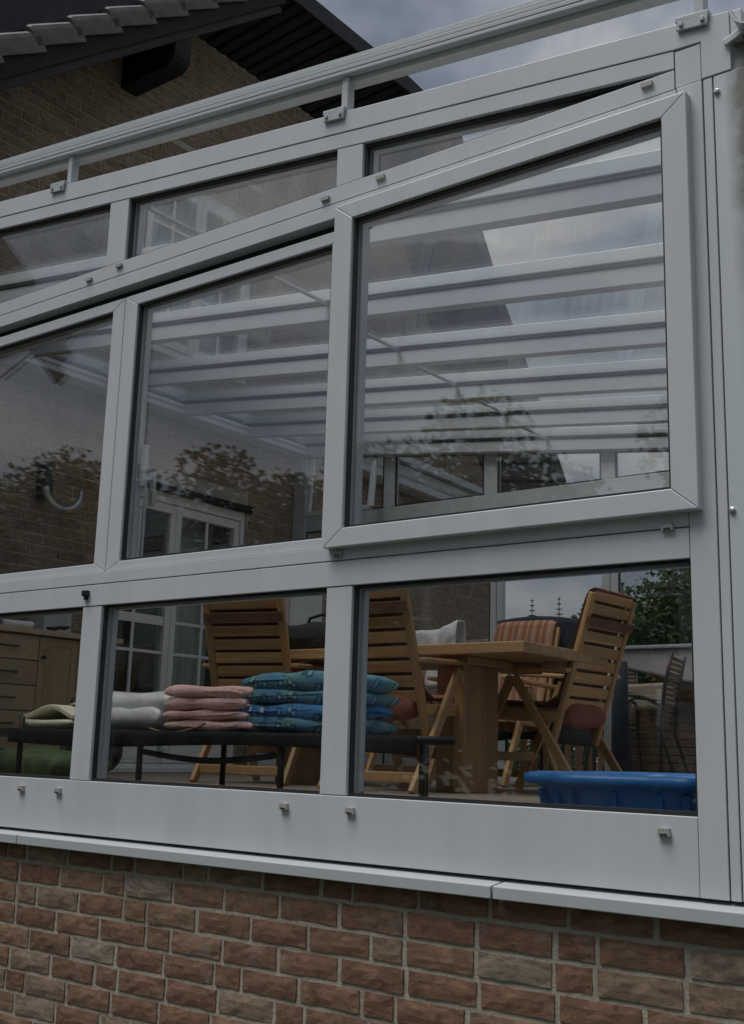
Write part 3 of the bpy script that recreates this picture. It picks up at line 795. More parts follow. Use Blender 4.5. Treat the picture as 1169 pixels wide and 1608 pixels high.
for a, b in ((-6.36, -5.60), (-5.48, -4.504), (-2.34, -1.16), (-3.457, -2.46)):
    glazing([(a, ZF + .071), (b, ZF + .071), (b, 1.829), (a, 1.829)], y=YB + .02, inner=False)
P('tilted_casement', MB().bar((-5.62, YB - .02, 2.38), (-5.50, YB - .22, 1.92), .05, .03, (0, 1, 0)).bar((-6.3, YB - .02, 2.46), (-6.18, YB - .2, 1.92), .05, .03, (0, 1, 0)).bar((-6.18, YB - .2, 1.93), (-5.50, YB - .22, 1.92), .05, .04), bevel=.004)
# low end facing +X
P('eaves_sill', MB().box((XR - .08, YF + .09, ZF), (XR, YB, .1)), bevel=.004)
for y in (4.0, 5.15, 6.3):
    P('mullion', MB().box((XR - .07, y - .05, .102), (XR, y + .05, zr(-1.1) - .132)), bevel=.004)
P('window_pane', MB().box((XR - .045, YF + .1, .102), (XR - .03, YB - .01, zr(-1.1) - .132)), 'glass', 0)

# awning track above the raked beam
tr = empty('awning_track', (-3.5, YF, 2.4), 'ribbed pale awning rail on short posts above the raked white beam', 'rail')
def zk(x): return 2.685 - .1135 * (x + 4.654)
ta, tb = -6.4, -1.06
m = MB()
for d0, d1, y0, y1 in ((.0, .013, -.03, .07), (.013, .018, -.023, .07), (.018, .034, -.029, .07), (.034, .039, -.020, .07), (.039, .052, -.025, .07), (.052, .057, -.014, .07), (.057, .068, -.019, .07), (.068, .073, -.006, .07), (.073, .085, -.011, .07)):
    m.bar8([(x, YF + .06 + yy, zk(x) + d) for d in (d0, d1) for yy in (y0, y1) for x in (ta, tb)])
m.build('rail', 'sill', tr, bevel=.0015)
MB().bar8([(x, YF + .06 + yy, zk(x) + d) for d in (-.022, -.002) for yy in (.0, .05) for x in (ta, tb)]).build('under_channel', 'greylid', tr)
for x in (-5.7, -4.03, -2.43, -1.09):
    b = MB(); zt0 = zg(x) + .14
    b.box((x - .015, YF + .045, zt0 + .02), (x + .015, YF + .085, zk(x) - .003)); b.build('post', 'sill', tr, bevel=.004)
    b = MB(); b.bar((x - .05, YF + .02, zt0 + .012), (x + .05, YF + .02, zt0 + .002), .07, .016); b.bar((x - .046, YF - .010, zt0 - .008), (x + .046, YF - .010, zt0 - .019), .010, .034)
    for k in (-.032, .032): b.box((x + k - .006, YF - .022, zt0 - .02 - k * .11), (x + k + .006, YF - .014, zt0 - .006 - k * .11))
    b.build('bracket', 'sill', tr, bevel=.002)

# ------------------------------------------------------------------ furniture helpers
def copy_tree(o, parent=None):
    c = o.copy(); COL.objects.link(c); c.parent = parent
    for ch in [x for x in bpy.data.objects if x.parent == o]: copy_tree(ch, c)
    return c
CG = 'slatted teak armchairs round the table'
def make_chair():
    # local: +Y forward, seat .44, back reclining; origin on the floor
    r = bpy.data.objects.new('teak_armchair', None); COL.objects.link(r)
    HW = .28
    bz0, bz1 = .36, 1.06; by0, by1 = -.20, -.42
    def by(z): return by0 + (by1 - by0) * (z - bz0) / (bz1 - bz0)
    for s in (-1, 1):
        MB().bar((s * (HW - .045), by(.26), .26), (s * (HW - .045), by(1.06), 1.06), .045, .03, (0, 1, 0)).build('back_stile', 'teak', r, bevel=.006)
        MB().bar((s * HW, .06, .62), (s * HW, .37, .0), .03, .052, (0, 1, 0)).build('leg', 'teak', r, bevel=.006)
        MB().bar((s * (HW + .002), .045, .62), (s * (HW + .002), -.36, .0), .028, .05, (0, 1, 0)).build('leg', 'teak', r, bevel=.006)
        MB().bar((s * HW, -.30, .645), (s * HW, .05, .655), .055, .026).bar((s * HW, .05, .655), (s * HW, .36, .675), .055, .026, w2=.065).build('armrest', 'teak', r, bevel=.008)
        MB().tube([(s * (HW + .018), .165, .40), (s * (HW + .026), .165, .40)], .009, 8).build('bolt', 'rod', r)
        MB().bar((s * (HW - .035), -.22, .40), (s * (HW - .035), .27, .43), .028, .06).build('seat_rail', 'teak', r, bevel=.005)
    n = 8
    for i in range(n):
        z = .472 + i * .0725; d = by(z)
        MB().bar((-HW + .067, d, z), (HW - .067, d, z), .018, .059, (0, -.3, 1)).build('back_slat', 'teak', r, bevel=.005)
    MB().bar((-HW + .067, by(1.045), 1.045), (HW - .067, by(1.045), 1.045), .022, .05, (0, -.3, 1)).build('back_slat', 'teak', r, bevel=.006)
    for i in range(6):
        y = -.17 + i * .085
        MB().bar((-HW + .05, y, .436 + (y + .22) * .06), (HW - .05, y, .436 + (y + .22) * .06), .06, .018).build('seat_slat', 'teak', r, bevel=.004)
    for y, z in ((.255, .19), (-.318, .075)):
        MB().bar((-HW + .015, y, z), (HW - .015, y, z), .024, .05).build('stretcher', 'teak', r, bevel=.005)
    MB().bar((-HW + .02, .30, .425), (HW - .02, .30, .425), .03, .06).build('front_rail', 'teak', r, bevel=.006)
    return r
def make_pad(mat, name='chair_cushion', top=1.06, thk=.019):
    # seat pad and back pad in one bent cushion lying on a chair, folded over the top rail
    m = MB()
    path = [(.30, .455), (.20, .468), (.05, .462), (-.12, .456), (-.205, .50), (-.255, .62), (-.305, .78), (-.352, .93), (-.380, top - .045), (-.402, top), (-.432, top + .012)]
    nu = 14
    def fn(a, b, k):
        t = b * (len(path) - 1); i = min(int(t), len(path) - 2); f = t - i
        y = path[i][0] * (1 - f) + path[i + 1][0] * f; z = path[i][1] * (1 - f) + path[i + 1][1] * f
        dy, dz = path[i + 1][0] - path[i][0], path[i + 1][1] - path[i][1]; l = math.hypot(dy, dz); ny, nz2 = dz / l, -dy / l
        if i < 4 and nz2 < 0: ny, nz2 = -ny, -nz2
        u = a * 2 - 1; q = (1 - abs(u) ** 6) ** .5 * min(1, (1 - abs(b * 2 - 1) ** 14) ** .5 + .02)
        quilt = .8 + .2 * abs(math.cos(b * 8 * math.pi))
        th = thk * q * quilt
        return (u * .235, y + ny * (th * k + .014), z + nz2 * (th * k + .014))
    for k in (1, -1):
        m.grid(lambda a, b: fn(a, b, k), nu, 40)
    m.pillow((0, -.215, .415), .40, .10, .14, 12, 8, .006, 5, 4)
    for g_i in range(len(m.g)): m.g[g_i] = (m.g[g_i][0] * .5, m.g[g_i][1], 0)
    o = m.build(name, mat, smooth=True); merge_smooth(o)
    MB().bar((-.25, -.398, .905), (.25, -.398, .905), .008, .05, (0, -.3, 1)).build('strap', 'strap', o)
    return o
proto = make_chair(); pad = make_pad('red'); pad2 = make_pad('stripe', top=1.075, thk=.03)
chairs = [
    ((-4.52, 5.02), 14, 'teak armchair with its slatted back to the glass, leftmost of the set', 'red', 'terracotta cushion on the leftmost teak armchair behind the folded pink cushions'),
    ((-3.53, 4.99), 0, 'teak armchair behind the white mullion, beside the blue cushion stack', 'red', 'terracotta cushion on the armchair behind the blue cushion stack'),
    ((-3.15, 5.80), 88, 'teak armchair seen from the side at the right end of the table', 'red', 'terracotta cushion bulging from the armchair at the right end of the table'),
    ((-3.98, 6.62), 180, 'teak armchair on the far side of the table carrying a striped cushion', 'stripe', 'orange striped cushion facing the glass across the table'),
    ((-5.03, 6.6), 180, 'teak armchair on the far side of the table under a white cloth', None, None),
]
for i, ((x, y), rz, lab, pm_, plab) in enumerate(chairs):
    c = proto if i == 0 else copy_tree(proto)
    c.location = (x, y, ZF); c.rotation_euler = (0, 0, R(rz)); tag(c, lab, 'armchair', CG)
    if not pm_: continue
    src = pad2 if pm_ == 'stripe' else pad
    p = src if (i == 0 or i == 3) else copy_tree(src)
    p.location = (x, y, ZF); p.rotation_euler = (0, 0, R(rz)); tag(p, plab, 'chair cushion', 'cushions tied to the teak armchairs')

# ------------------------------------------------------------------ table
tb_ = empty('dining_table', (-3.8, 5.45, ZF), 'heavy oak dining table with thick top and solid trestle ends', 'table')
for i in range(5):
    MB().box((-4.72, 4.97 + i * .1905, .495), (-2.83, 4.97 + i * .1905 + .189, .552)).build('top_plank', 'oak', tb_, bevel=.005)
for x in (-3.30, -4.42):
    MB().box((x, 5.06, ZF), (x + .07, 5.40, .45)).build('trestle', 'oak', tb_, bevel=.006)
    MB().box((x - .13, 5.10, ZF + .001), (x - .002, 5.36, .449)).build('trestle', 'oak', tb_, bevel=.006)
    MB().box((x - .10, 5.05, .452), (x + .10, 5.84, .493)).build('bearer', 'oak', tb_, bevel=.006)
MB().box((-4.345, 5.2, .0), (-3.435, 5.25, .12)).build('stretcher', 'oak', tb_, bevel=.006)

# white cloth over the back of the far chair
m = MB()
def cl(a, b):
    x = -5.56 + a * 1.04; s_ = (b - .5) * 1.0
    sag = .02 * math.sin(a * math.pi * 1.1 - .2) - .05 * max(0, a - .86) / .14
    if abs(s_) < .06: y, z = 7.03 + s_ * -.7, .885 - sag
    else:
        d = abs(s_) - .06; y = 7.03 + (-.042 - d * .12 if s_ > 0 else .042 + d * .02); z = .885 - sag - d * (.95 if a < .93 else .6)
    f = noise.noise(Vector((x * 6, s_ * 4, 3))) * .045 + noise.noise(Vector((x * 17, s_ * 7, 5))) * .016
    return (x, y + f, z + abs(f) * .3)
m.grid(cl, 44, 36); o = m.build('draped_cloth', 'white', smooth=True, at=(-4.6, 6.75, .6)); s_ = o.modifiers.new('solid', 'SOLIDIFY'); s_.thickness = .006
tag(o, 'crumpled white cloth draped over a chair back beyond the table', 'cloth')
# navy cloth hung over the stile beside the striped cushion
m = MB()
def nv(a, b):
    x = -4.25 + a * .86 - .05 * b; f = noise.noise(Vector((x * 9, b * 3, 1))) * .03
    return (x - .04 * (b > .5) * a, 7.10 + f, .935 - b * .85 + .02 * math.sin(a * 5))
m.grid(nv, 40, 20); o = m.build('hanging_cloth', 'navy', smooth=True, at=(-3.5, 6.93, .2)); s_ = o.modifiers.new('solid', 'SOLIDIFY'); s_.thickness = .012
tag(o, 'dark navy cloth hanging behind the striped cushion beside the right armchair', 'cloth')
bg_ = empty('bag', (-4.5, 5.42, .552), 'black bag standing on the oak table behind two chair backs', 'bag')
MB().pillow((-4.5, 5.42, .655), .62, .26, .19, 14, 8, .01, 4, 6).build('body', 'blackcloth', bg_, smooth=True)
MB().tube([(-4.62, 5.42, .73), (-4.6, 5.42, .79), (-4.5, 5.42, .81), (-4.4, 5.42, .79), (-4.38, 5.42, .73)], .01).build('handle', 'blackcloth', bg_, smooth=True)

# ------------------------------------------------------------------ camp bed and what lies on it
YC0, YC1, ZC = 3.32, 3.86, .04
cot = empty('camp_bed', (-3.4, 3.65, ZF), 'long low black camp bed with canvas deck behind the glass', 'camp bed')
for y in (YC0, YC1):
    sh = 0 if y == YC0 else -.36
    MB().tube([(-4.70, y, ZC), (-2.60 + sh, y, ZC)], .0165, 10).build('rail', 'black', cot, smooth=True)
    MB().tube([(-2.66 + sh, y, ZC), (-2.16 + sh, y, ZC)], .014, 10).build('rail', 'black', cot, smooth=True)
    MB().tube([(-2.64 + sh, y, ZC), (-2.595 + sh, y, ZC)], .0185, 10).build('sleeve', 'rod', cot, smooth=True)
m = MB()
m.grid(lambda a, b: (-4.66 + a * (2.28 - .36 * b), YC0 + .01 + b * (YC1 - YC0 - .02), ZC + .012 - .03 * math.sin(b * math.pi) - .008 * abs(math.sin(a * 9))), 30, 8)
m.grid(lambda a, b: (-4.6 + a * 2.3, YC0 - .019 + .004 * math.sin(a * 40), ZC + .014 - b * (.06 + .012 * math.sin(a * 7))), 40, 3)
o = m.build('deck', 'blackcloth', cot, smooth=True); s_ = o.modifiers.new('solid', 'SOLIDIFY'); s_.thickness = .004
for x in (-4.56, -3.74, -2.95, -2.30):
    for y in (YC0 + .02, YC1 - .02):
        x_ = x - (.33 if (y > 3.6 and x > -2.5) else 0)
        MB().tube([(x_, y, ZC + (.07 if x < -4.5 else 0)), (x_, y, ZF)], .013, 8).build('leg', 'black', cot, smooth=True)
    MB().tube([(x, YC0 + .02, ZF + .012), (x_, YC1 - .02, ZF + .012)], .012, 8).build('foot_bar', 'black', cot, smooth=True)
m = MB(); pts = [(-3.74 + t * .75, YC0 + .03, ZC - .07 - .028 * math.sin(t * math.pi)) for t in [i / 14 for i in range(15)]]
m.tube(pts, .012, 8); m.build('brace', 'black', cot, smooth=True)

CZ = ZC + .02
def stack(name, mats, cx, cy, w, d, hs, labs, group, seed, rot=0, tags=()):
    z = CZ
    for i, (mt, h, lb_) in enumerate(zip(mats, hs, labs)):
        m = MB().pillow((cx + rnd.uniform(-.018, .018), cy, z + h / 2), w * rnd.uniform(.95, 1.03), d, h * 1.22, 30, 16, .0085, seed + i, 8, rot + rnd.uniform(-.03, .03))
        o = m.build(name, mt, smooth=True, at=(cx, cy, z)); merge_smooth(o); tag(o, lb_, 'cushion', group)
        edge_z = z + h / 2
        pp = []
        for k in range(41):
            t = 2 * math.pi * k / 40; u = math.copysign(abs(math.cos(t)) ** .3, math.cos(t)); v = math.copysign(abs(math.sin(t)) ** .3, math.sin(t))
            pp.append((cx + u * w / 2 * .985, cy + v * d / 2 * .985, edge_z + .006 * math.sin(t * 5 + i)))
        MB().tube(pp, .0045, 5).build('piping', mt, o, smooth=True)
        if i in tags: MB().box((cx - w * .2, cy - d / 2 - .010, edge_z - .010), (cx - w * .2 + .017, cy - d / 2 - .006, edge_z + .010)).build('care_tag', 'tag', o)
        z += h
stack('folded_cushion', ['pink'] * 4, -3.385, 3.56, .50, .44, [.042, .042, .044, .046],
      ['pink folded cushion at the bottom of the pink stack', 'pink folded cushion second from the bottom of the pink stack', 'pink folded cushion second from the top of the pink stack', 'pink folded cushion on top of the pink stack'], 'folded pink cushions', 3)
stack('folded_cushion', ['blue', 'bluer', 'blue', 'blue'], -2.975, 3.57, .52, .42, [.054, .058, .052, .060],
      ['dark teal patterned cushion at the bottom of the blue stack', 'bright blue patterned cushion second from the bottom of the blue stack', 'teal blue patterned cushion second from the top of the blue stack', 'puffy blue patterned cushion on top of the blue stack'], 'folded blue patterned cushions', 11, 0, (1,))
m = MB().pillow((-3.93, 3.57, CZ + .045), .50, .40, .095, 26, 14, .009, 21, 8).pillow((-3.90, 3.58, CZ + .118), .52, .38, .092, 26, 14, .010, 24, 8); o = m.build('plastic_bag', 'plasticbag', smooth=True, at=(-3.93, 3.58, CZ)); merge_smooth(o)
tag(o, 'clear plastic bag of white bedding beside the pink cushions', 'bag')
for y, l, z, lab in ((3.52, .0, CZ + .016, 'long roll'), (3.46, .1, CZ + .03, 'short')):
    pass
ye = empty('foam_roll', (-4.45, 3.55, CZ), 'pale yellow folded foam sheet on the left end of the camp bed', 'foam sheet')
m = MB().pillow((-4.44, 3.54, CZ + .022), .40, .36, .042, 18, 10, .006, 31, 6); merge_smooth(m.build('sheet', 'yellow', ye, smooth=True))
m = MB(); pts = [(-4.62 + t * .40, 3.5 + .02 * math.sin(t * 3), CZ + .05 + .055 * max(0, math.sin(t * math.pi * 1.0)) ** 1.5 * (1 - t * .3)) for t in [i / 12 for i in range(13)]]
for a, b in zip(pts, pts[1:]): m.bar(a, b, .26, .022)
m.build('folded_flap', 'yellow', ye, bevel=.006)
ma = empty('round_cushion', (-4.42, 3.75, CZ), 'maroon round cushion at the left end of the camp bed', 'cushion')
merge_smooth(MB().pillow((-4.45, 3.78, CZ + .085), .34, .3, .17, 16, 10, .008, 41, 2.6).build('cover', 'maroon', ma, smooth=True))
fl_ = empty('torch', (-4.3, 3.5, CZ + .1), 'small chrome torch lying against the maroon cushion', 'torch')
MB().tube([(-4.40, 3.50, CZ + .125), (-4.34, 3.50, CZ + .123)], .022, 12).build('head', 'chrome', fl_, smooth=True)
MB().tube([(-4.338, 3.50, CZ + .123), (-4.22, 3.52, CZ + .11)], .015, 10).build('barrel', 'black', fl_, smooth=True)
cd = MB(); pts = [(-3.66 + .30 * t + .04 * math.sin(t * 9), 3.325 - .012, CZ + .004 - .03 * math.sin(t * 4.2)) for t in [i / 24 for i in range(25)]]
cd.tube(pts, .005, 6); o = cd.build('cord', 'cord', smooth=True, at=(-3.5, 3.33, CZ)); tag(o, 'loose tan cord hanging over the camp bed rail under the pink cushions', 'cord')
sack = MB().pillow((-5.22, 4.0, ZF + .075), .62, .40, .15, 18, 12, .016, 51, 3.5).build('sack', 'green', smooth=True, at=(-5.22, 4.0, ZF)); merge_smooth(sack)
tag(sack, 'green printed sack lying under the left end of the camp bed', 'sack')
sack2 = MB().pillow((-5.30, 4.35, ZF + .15), .26, .26, .30, 14, 12, .02, 61, 3).build('rucksack', 'camo', smooth=True, at=(-5.30, 4.35, ZF)); merge_smooth(sack2)
tag(sack2, 'mottled grey green rucksack behind the green sack', 'rucksack')

# ------------------------------------------------------------------ blue paddling pool (rounded, scalloped rim)
pl = empty('paddling_pool', (-1.54, 3.60, ZF), 'blue plastic paddling pool with wavy rim by the right hand glass', 'paddling pool')
def pool_pt(t, r_, z):
    w = 1 + .03 * math.cos(11 * t) * (1 if r_ > .9 else .4) + (.006 * (1 if math.cos(28 * t) > 0 else -1) if r_ > .98 else 0)
    c_, s2_ = math.cos(t), math.sin(t)
    ex = .62
    return (-1.505 + math.copysign(abs(c_) ** ex, c_) * .385 * r_ * w, 3.60 + math.copysign(abs(s2_) ** ex, s2_) * .48 * r_ * w, z)
prof = [(.84, ZF), (.88, ZF + .07), (.90, ZF + .105), (.985, ZF + .119), (1.0, ZF + .122), (.997, ZF + .144), (.965, ZF + .150), (.93, ZF + .146), (.90, ZF + .135), (.86, ZF + .05), (.83, ZF + .012), (.0, ZF + .012)]
m = MB(); n = 112
vs = [pool_pt(2 * math.pi * k / n, r_, z) for r_, z in prof for k in range(n)]
fs = [(i * n + k, i * n + (k + 1) % n, (i + 1) * n + (k + 1) % n, (i + 1) * n + k) for i in range(len(prof) - 1) for k in range(n)]
m.add(vs, fs); o = m.build('shell', 'pool', pl, smooth=True)
m = MB()
for k in range(0, n, 4):
    t = 2 * math.pi * k / n; m.bar(pool_pt(t, .885, ZF + .01), pool_pt(t, .902, ZF + .10), .02, .012)
m.build('rib', 'pool', pl)

# ------------------------------------------------------------------ sideboard on the house wall
XCF = -6.08
cab = empty('sideboard', (-6.29, 4.3, ZF), 'beige sideboard with drawers and doors along the brick wall', 'sideboard')
MB().box((XW + .01, 3.5, ZF + .06), (XCF - .02, 5.15, .655)).build('carcass', 'tan', cab)
MB().box((XW + .006, 3.46, .657), (XCF + .03, 5.19, .692)).build('worktop', 'tanedge', cab, bevel=.004)
MB().box((XW + .01, 3.52, ZF), (XCF - .06, 5.13, ZF + .059)).build('plinth_board', 'tan', cab)
for i in range(5):
    z0 = ZF + .07 + i * .157
    o = MB().box((XCF - .019, 3.52, z0), (XCF, 4.53, z0 + .150)).build('drawer', 'tan', cab, bevel=.004)
    MB().tube([(XCF + .004, 4.20, z0 + .075), (XCF + .025, 4.22, z0 + .075), (XCF + .025, 4.36, z0 + .075), (XCF + .004, 4.38, z0 + .075)], .006).build('handle', 'black', o, smooth=True)
for a, b in ((4.536, 4.838), (4.842, 5.14)):
    o = MB().box((XCF - .019, a, ZF + .07), (XCF, b, .648)).build('door', 'tan', cab, bevel=.004)
    f = MB(); framed(f, 0, a + .05, b - .05, ZF + .12, .60, (.008,) * 4, XCF, XCF + .004); f.build('moulding', 'tan', o)
    MB().tube([(XCF, a + .03, .52), (XCF + .022, a + .03, .52)], .012, 8).build('knob', 'black', o)
tin = empty('tin_box', (-6.25, 4.72, .692), 'pale grey tin box on the sideboard beside the red reel', 'box')
MB().box((-6.35, 4.62, .692), (-6.17, 4.84, .87)).build('body', 'palebox', tin, bevel=.008); MB().box((-6.36, 4.61, .871), (-6.16, 4.85, .895)).build('lid', 'palebox', tin, bevel=.006)
reel = empty('cable_reel', (-6.2, 4.95, .692), 'round red reel standing on the sideboard', 'reel')
for dx in (-.05, .05):
    m = MB().lathe([(.095, -.006), (.10, 0), (.095, .006)], n=24); o = m.build('flange', 'redplastic', reel); o.location = Vector((-6.2 + dx, 4.97, .79)) - reel.location; o.rotation_euler = (0, R(90), R(20))
m = MB().lathe([(.05, -.04), (.06, 0), (.05, .04)], n=16); o = m.build('core', 'black', reel); o.location = Vector((-6.2, 4.97, .79)) - reel.location; o.rotation_euler = (0, R(90), R(20))
m = MB(); m.tube([(-6.12, 4.28, .715), (-6.13, 4.5, .72)], .022, 10); o = m.build('paper_roll', 'tag', smooth=True, at=(-6.12, 4.4, .692)); tag(o, 'small white roll lying at the front of the sideboard top', 'roll')
m = MB(); m.tube([(-6.10 + .03 * math.cos(t), 4.6 + .05 * math.sin(t) + t * .012, .702 + .002 * t) for t in [i * .5 for i in range(26)]], .008, 6); o = m.build('coiled_cable', 'black', smooth=True, at=(-6.1, 4.6, .692)); tag(o, 'coiled black cable on the sideboard in front of the tin box', 'cable')

# white cupboard in the far corner
wc = empty('white_cupboard', (-6.3, 7.1, ZF), 'narrow white cupboard in the far corner by the house door', 'cupboard')
MB().box((XW + .01, 6.93, ZF), (-6.12, YB - .05, 1.66)).build('body', 'frame2', wc, bevel=.006)
MB().box((-6.118, 6.94, ZF + .05), (-6.10, YB - .06, 1.64)).build('door', 'frame2', wc, bevel=.004)
MB().tube([(-6.10, 6.99, .8), (-6.075, 6.99, .8), (-6.075, 6.99, .92), (-6.10, 6.99, .92)], .006).build('handle', 'rod', wc)

# ------------------------------------------------------------------ terrace beyond the far side
def rattan_chair(x, y, rz, label):
    r = empty('rattan_armchair', (0, 0, 0), label, 'armchair', 'woven armchairs on the terrace')
    m = MB(); m.grid(lambda a, b: (-.24 + .48 * a, -.24 + .48 * b, .44 + .012 * math.cos((b - .5) * 3)), 8, 8); m.grid(lambda a, b: (-.24 + .48 * a, .24 - .48 * b, .40), 2, 2)
    m.build('seat', 'rattan', r, smooth=True)
    for s in (0, 1):
        pass
    m = MB()
    for i in range(14):
        z = .46 + i * .038; yy = -.25 - (z - .44) * .28
        m.bar((-.22, yy, z), (.22, yy, z), .012, .03, (0, -.25, 1))
    m.build('back_weave', 'rattan', r, bevel=.004)
    for s in (-1, 1):
        MB().tube([(s * .25, -.42, .02 - .02), (s * .25, -.30, .40), (s * .235, -.34, .75), (s * .225, -.40, 1.0)], .014, 8).build('leg', 'black', r, smooth=True)
        MB().tube([(s * .26, .30, 0), (s * .27, .22, .40), (s * .275, .16, .60), (s * .275, .02, .68), (s * .27, -.18, .66), (s * .25, -.33, .58)], .014, 8).build('arm_frame', 'black', r, smooth=True)
    MB().tube([(-.255, .23, .41), (.255, .23, .41)], .012, 8).build('seat_bar', 'black', r, smooth=True)
    r.location = (x, y, ZF); r.rotation_euler = (0, 0, R(rz)); return r
rattan_chair(-3.92, 8.55, 100, 'brown woven armchair with curved dark arms seen side on beyond the right armchair')
rattan_chair(-4.55, 9.35, 190, 'woven armchair farther out on the terrace behind the patio table')
pt = empty('patio_table', (-4.55, 8.75, ZF), 'black patio table between the woven armchairs outside', 'table')
MB().box((-5.0, 8.35, .50), (-4.1, 9.05, .53)).build('top', 'black', pt, bevel=.005)
for x in (-4.95, -4.15):
    for y in (8.40, 9.0): MB().tube([(x, y, ZF), (x, y, .50)], .016, 8).build('leg', 'black', pt, smooth=True)
fc = empty('folding_seat', (-4.2, 9.6, .2), 'beige upholstered seat back propped beyond the black patio table', 'seat back')
MB().bar((-4.46, 9.55, .52), (-3.96, 9.55, .54), .05, .22).build('pad', 'beige', fc, bevel=.03)
for x in (-4.55, -4.1): MB().tube([(x, 9.58, ZF), (x, 9.58, .5)], .014, 8).build('leg', 'black', fc)
sb = empty('storage_box', (-4.1, 10.3, ZF), 'dark slatted outdoor bar with a wide grey hood', 'storage box')
for i in range(12): MB().box((-4.75, 10.0, ZF + .02 + i * .071), (-3.2, 10.04, ZF + .085 + i * .071)).build('slat', 'rattan', sb, bevel=.005)
MB().box((-4.74, 10.045, ZF), (-3.21, 10.7, .68)).build('body', 'blackcloth', sb)
m = MB(); m.prism([(-4.55, .80), (-4.53, .96), (-3.0, .96), (-3.0, .62), (-3.9, .66)], 1, 9.75, 10.8); m.build('hood', 'greylid', sb, bevel=.02)
MB().box((-4.57, 9.72, .962), (-2.98, 10.83, .995)).build('hood_rim', 'sill', sb, bevel=.008)
pv = empty('folded_parasol', (-3.0, 6.75, ZF), 'folded dark parasol in a pale pole leaning behind the right armchair', 'parasol')
MB().tube([(-3.30, 7.1, ZF), (-3.33, 7.1, .48)], .03, 10, .026).build('pole', 'rod', pv, smooth=True)
MB().tube([(-3.30, 7.08, -.18), (-3.30, 7.06, .3), (-3.27, 7.04, .62)], .075, 10, .035).build('canopy', 'navy', pv, smooth=True)
pr = empty('terrace_railing', (-4, 11.0, ZF), 'low railing of brown pickets and pale rails at the edge of the terrace', 'railing')
for z in (.16, .52): MB().box((-6.3, 11.02, z), (1.4, 11.05, z + .03)).build('rail', 'sill', pr)
x = -6.3
while x < 1.3:
    MB().box((x, 10.99, ZF - .02), (x + .07, 11.015, .60)).build('picket', 'picket', pr); x += .13

# ------------------------------------------------------------------ trees
def leafcloud(mb, blobs, n, size, seed, droop=.2):
    r2 = random.Random(seed); tot = sum(b[3] ** 2 for b in blobs)
    for (cx, cy, cz, rad) in blobs:
        k = int(n * rad ** 2 / tot)
        for _ in range(k):
            d = Vector((r2.gauss(0, 1), r2.gauss(0, 1), r2.gauss(0, 1))).normalized() * rad * (r2.random() ** .45)
            c = Vector((cx, cy, cz)) + Vector((d.x, d.y, d.z * .8))
            s = size * r2.uniform(.55, 1.3)
            a = Vector((r2.gauss(0, 1), r2.gauss(0, 1), r2.gauss(0, .6))).normalized(); b = a.cross(Vector((r2.gauss(0, 1), r2.gauss(0, 1), r2.gauss(0, 1)))).normalized()
            up = a.cross(b) * s * .18
            mb.add([c - a * s * .5, c + b * s * .33 + up, c + a * s * .5, c - b * s * .33 + up], [(0, 1, 2), (0, 2, 3)])
def make_tree(x, y, z0, trunk_h, blobs, n, size, mat, seed, label, group=None, name='tree', tr_=.12):
    t = empty(name, (x, y, z0), label, 'tree', group)
    r2 = random.Random(seed * 7 + 1); m = MB()
    pts = [(x + noise.noise(Vector((k * .5, seed, 0))) * .25, y + noise.noise(Vector((k * .5, seed, 5))) * .25, z0 + trunk_h * k / 5) for k in range(6)]
    m.tube(pts, tr_, 8, tr_ * .5)
    for b in blobs:
        p0 = Vector(pts[r2.choice((2, 3, 4, 5))]); q = Vector(b[:3]); mid = (p0 + q) / 2 + Vector((r2.uniform(-.2, .2), r2.uniform(-.2, .2), .15))
        m.tube([p0, mid, q], tr_ * .35, 6, .015)
    m.build('trunk', 'bark', t, smooth=True)
    c = MB(); leafcloud(c, blobs, n, size, seed); c.build('crown', mat, t)
    return t
def blobs(x, y, z, rx_, rz_, k, seed):
    r2 = random.Random(seed); out = []
    for _ in range(k):
        a = r2.uniform(0, 2 * math.pi); q = r2.random() ** .5
        out.append((x + math.cos(a) * rx_ * q, y + math.sin(a) * rx_ * q * .7, z + r2.uniform(-1, 1) * rz_, r2.uniform(.35, .7) * min(rx_, rz_ + .4)))
    return out
GT = 'trees in the garden opposite the glass'
spec = [(-18.3, -6.2, 2.2, 1.7, 'broad leafy tree opposite the far left of the glass'), (-15.4, -6.0, 2.6, 1.9, 'tallest leafy tree of the row opposite the left panes'),
        (-12.6, -6.3, 2.2, 1.7, 'leafy tree opposite the middle panes'), (-10.4, -6.5, 1.4, 1.6, 'lower leafy tree between its taller neighbours opposite the glass'),
        (-7.6, -6.4, 2.0, 1.8, 'leafy tree opposite the right hand sash'), (-4.9, -6.2, 1.3, 1.6, 'leafy tree at the right end of the row opposite the glass')]
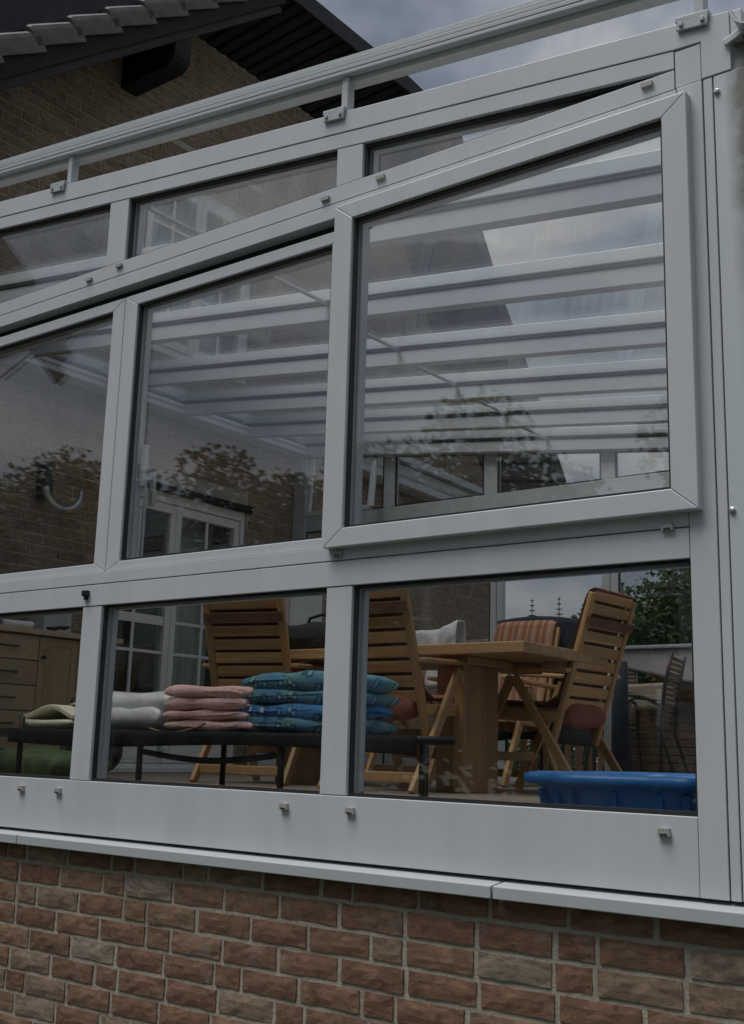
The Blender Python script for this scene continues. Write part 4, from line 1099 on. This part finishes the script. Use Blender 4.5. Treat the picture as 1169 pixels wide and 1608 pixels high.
for i, (x, y, zc, rr, lab) in enumerate(spec):
    zc += .55 + .12 * i; bs = blobs(x, y, zc - 1.0, rr, 1.5, 16, 20 + i) + [(x + .3 * (i % 3 - 1), y, zc + 1.0, .75)]
    make_tree(x, y, GZ, 2.6, bs, 17000, .135, 'leafA', 30 + i, lab, GT)
h = MB()
r2 = random.Random(5)
hb = [(-23 + k * .45, -6.9 + r2.uniform(-.4, .4), zz + r2.uniform(-.3, .3), .85) for k in range(50) for zz in (-.9, .2, 1.3, 2.2)]
leafcloud(h, hb, 36000, .25, 77); h.build('hedge', 'leafA', at=(-11, -6.9, GZ)); tag(bpy.data.objects['hedge'], 'dense hedge under the trees opposite the glass', 'hedge')
# beyond the terrace
bt = blobs(-7.9, 22, 1.5, 2.0, 2.5, 34, 3) + [(-8.6, 22, 3.0, 1.0), (-8.2, 22, 4.0, 1.0), (-8.9, 22, 1.2, 1.0), (-8.9, 22, 2.1, .9)]
make_tree(-8.4, 22, GZ, 3.2, bt, 30000, .15, 'leafB', 61, 'dense green tree beyond the terrace at the right', None)
for x, y, lab in ((-25.2, 45, 'left of two distant spruce tips beyond the striped cushion'), (-23.85, 45, 'right of two distant spruce tips beyond the striped cushion')):
    t = empty('spruce', (x, y, GZ), lab, 'tree', 'distant spruces')
    MB().tube([(x, y, GZ), (x, y, 6.9)], .12, 6, .01).build('trunk', 'bark', t)
    m = MB(); r2 = random.Random(int(-x * 10))
    for k in range(34):
        z = 6.75 - k * .22; L0 = .07 + k * .04
        for a in range(5):
            t_ = a * 1.26 + k * .7 + r2.uniform(-.2, .2); q = (x + math.cos(t_) * L0, y + math.sin(t_) * L0, z - L0 * .25 + .05)
            m.bar((x, y, z), q, .09, .05, w2=.02, h2=.02)
    m.build('crown', 'leafC', t)
h = MB(); hb = [(-34 + k * 1.0, 30 + r2.uniform(-.5, .5), -.2 + r2.uniform(-.5, 1.2), 1.3) for k in range(40)]
leafcloud(h, hb, 9000, .3, 99); o = h.build('hedge', 'leafB', at=(-14, 30, GZ)); tag(o, 'far green hedge beyond the terrace railing', 'hedge')
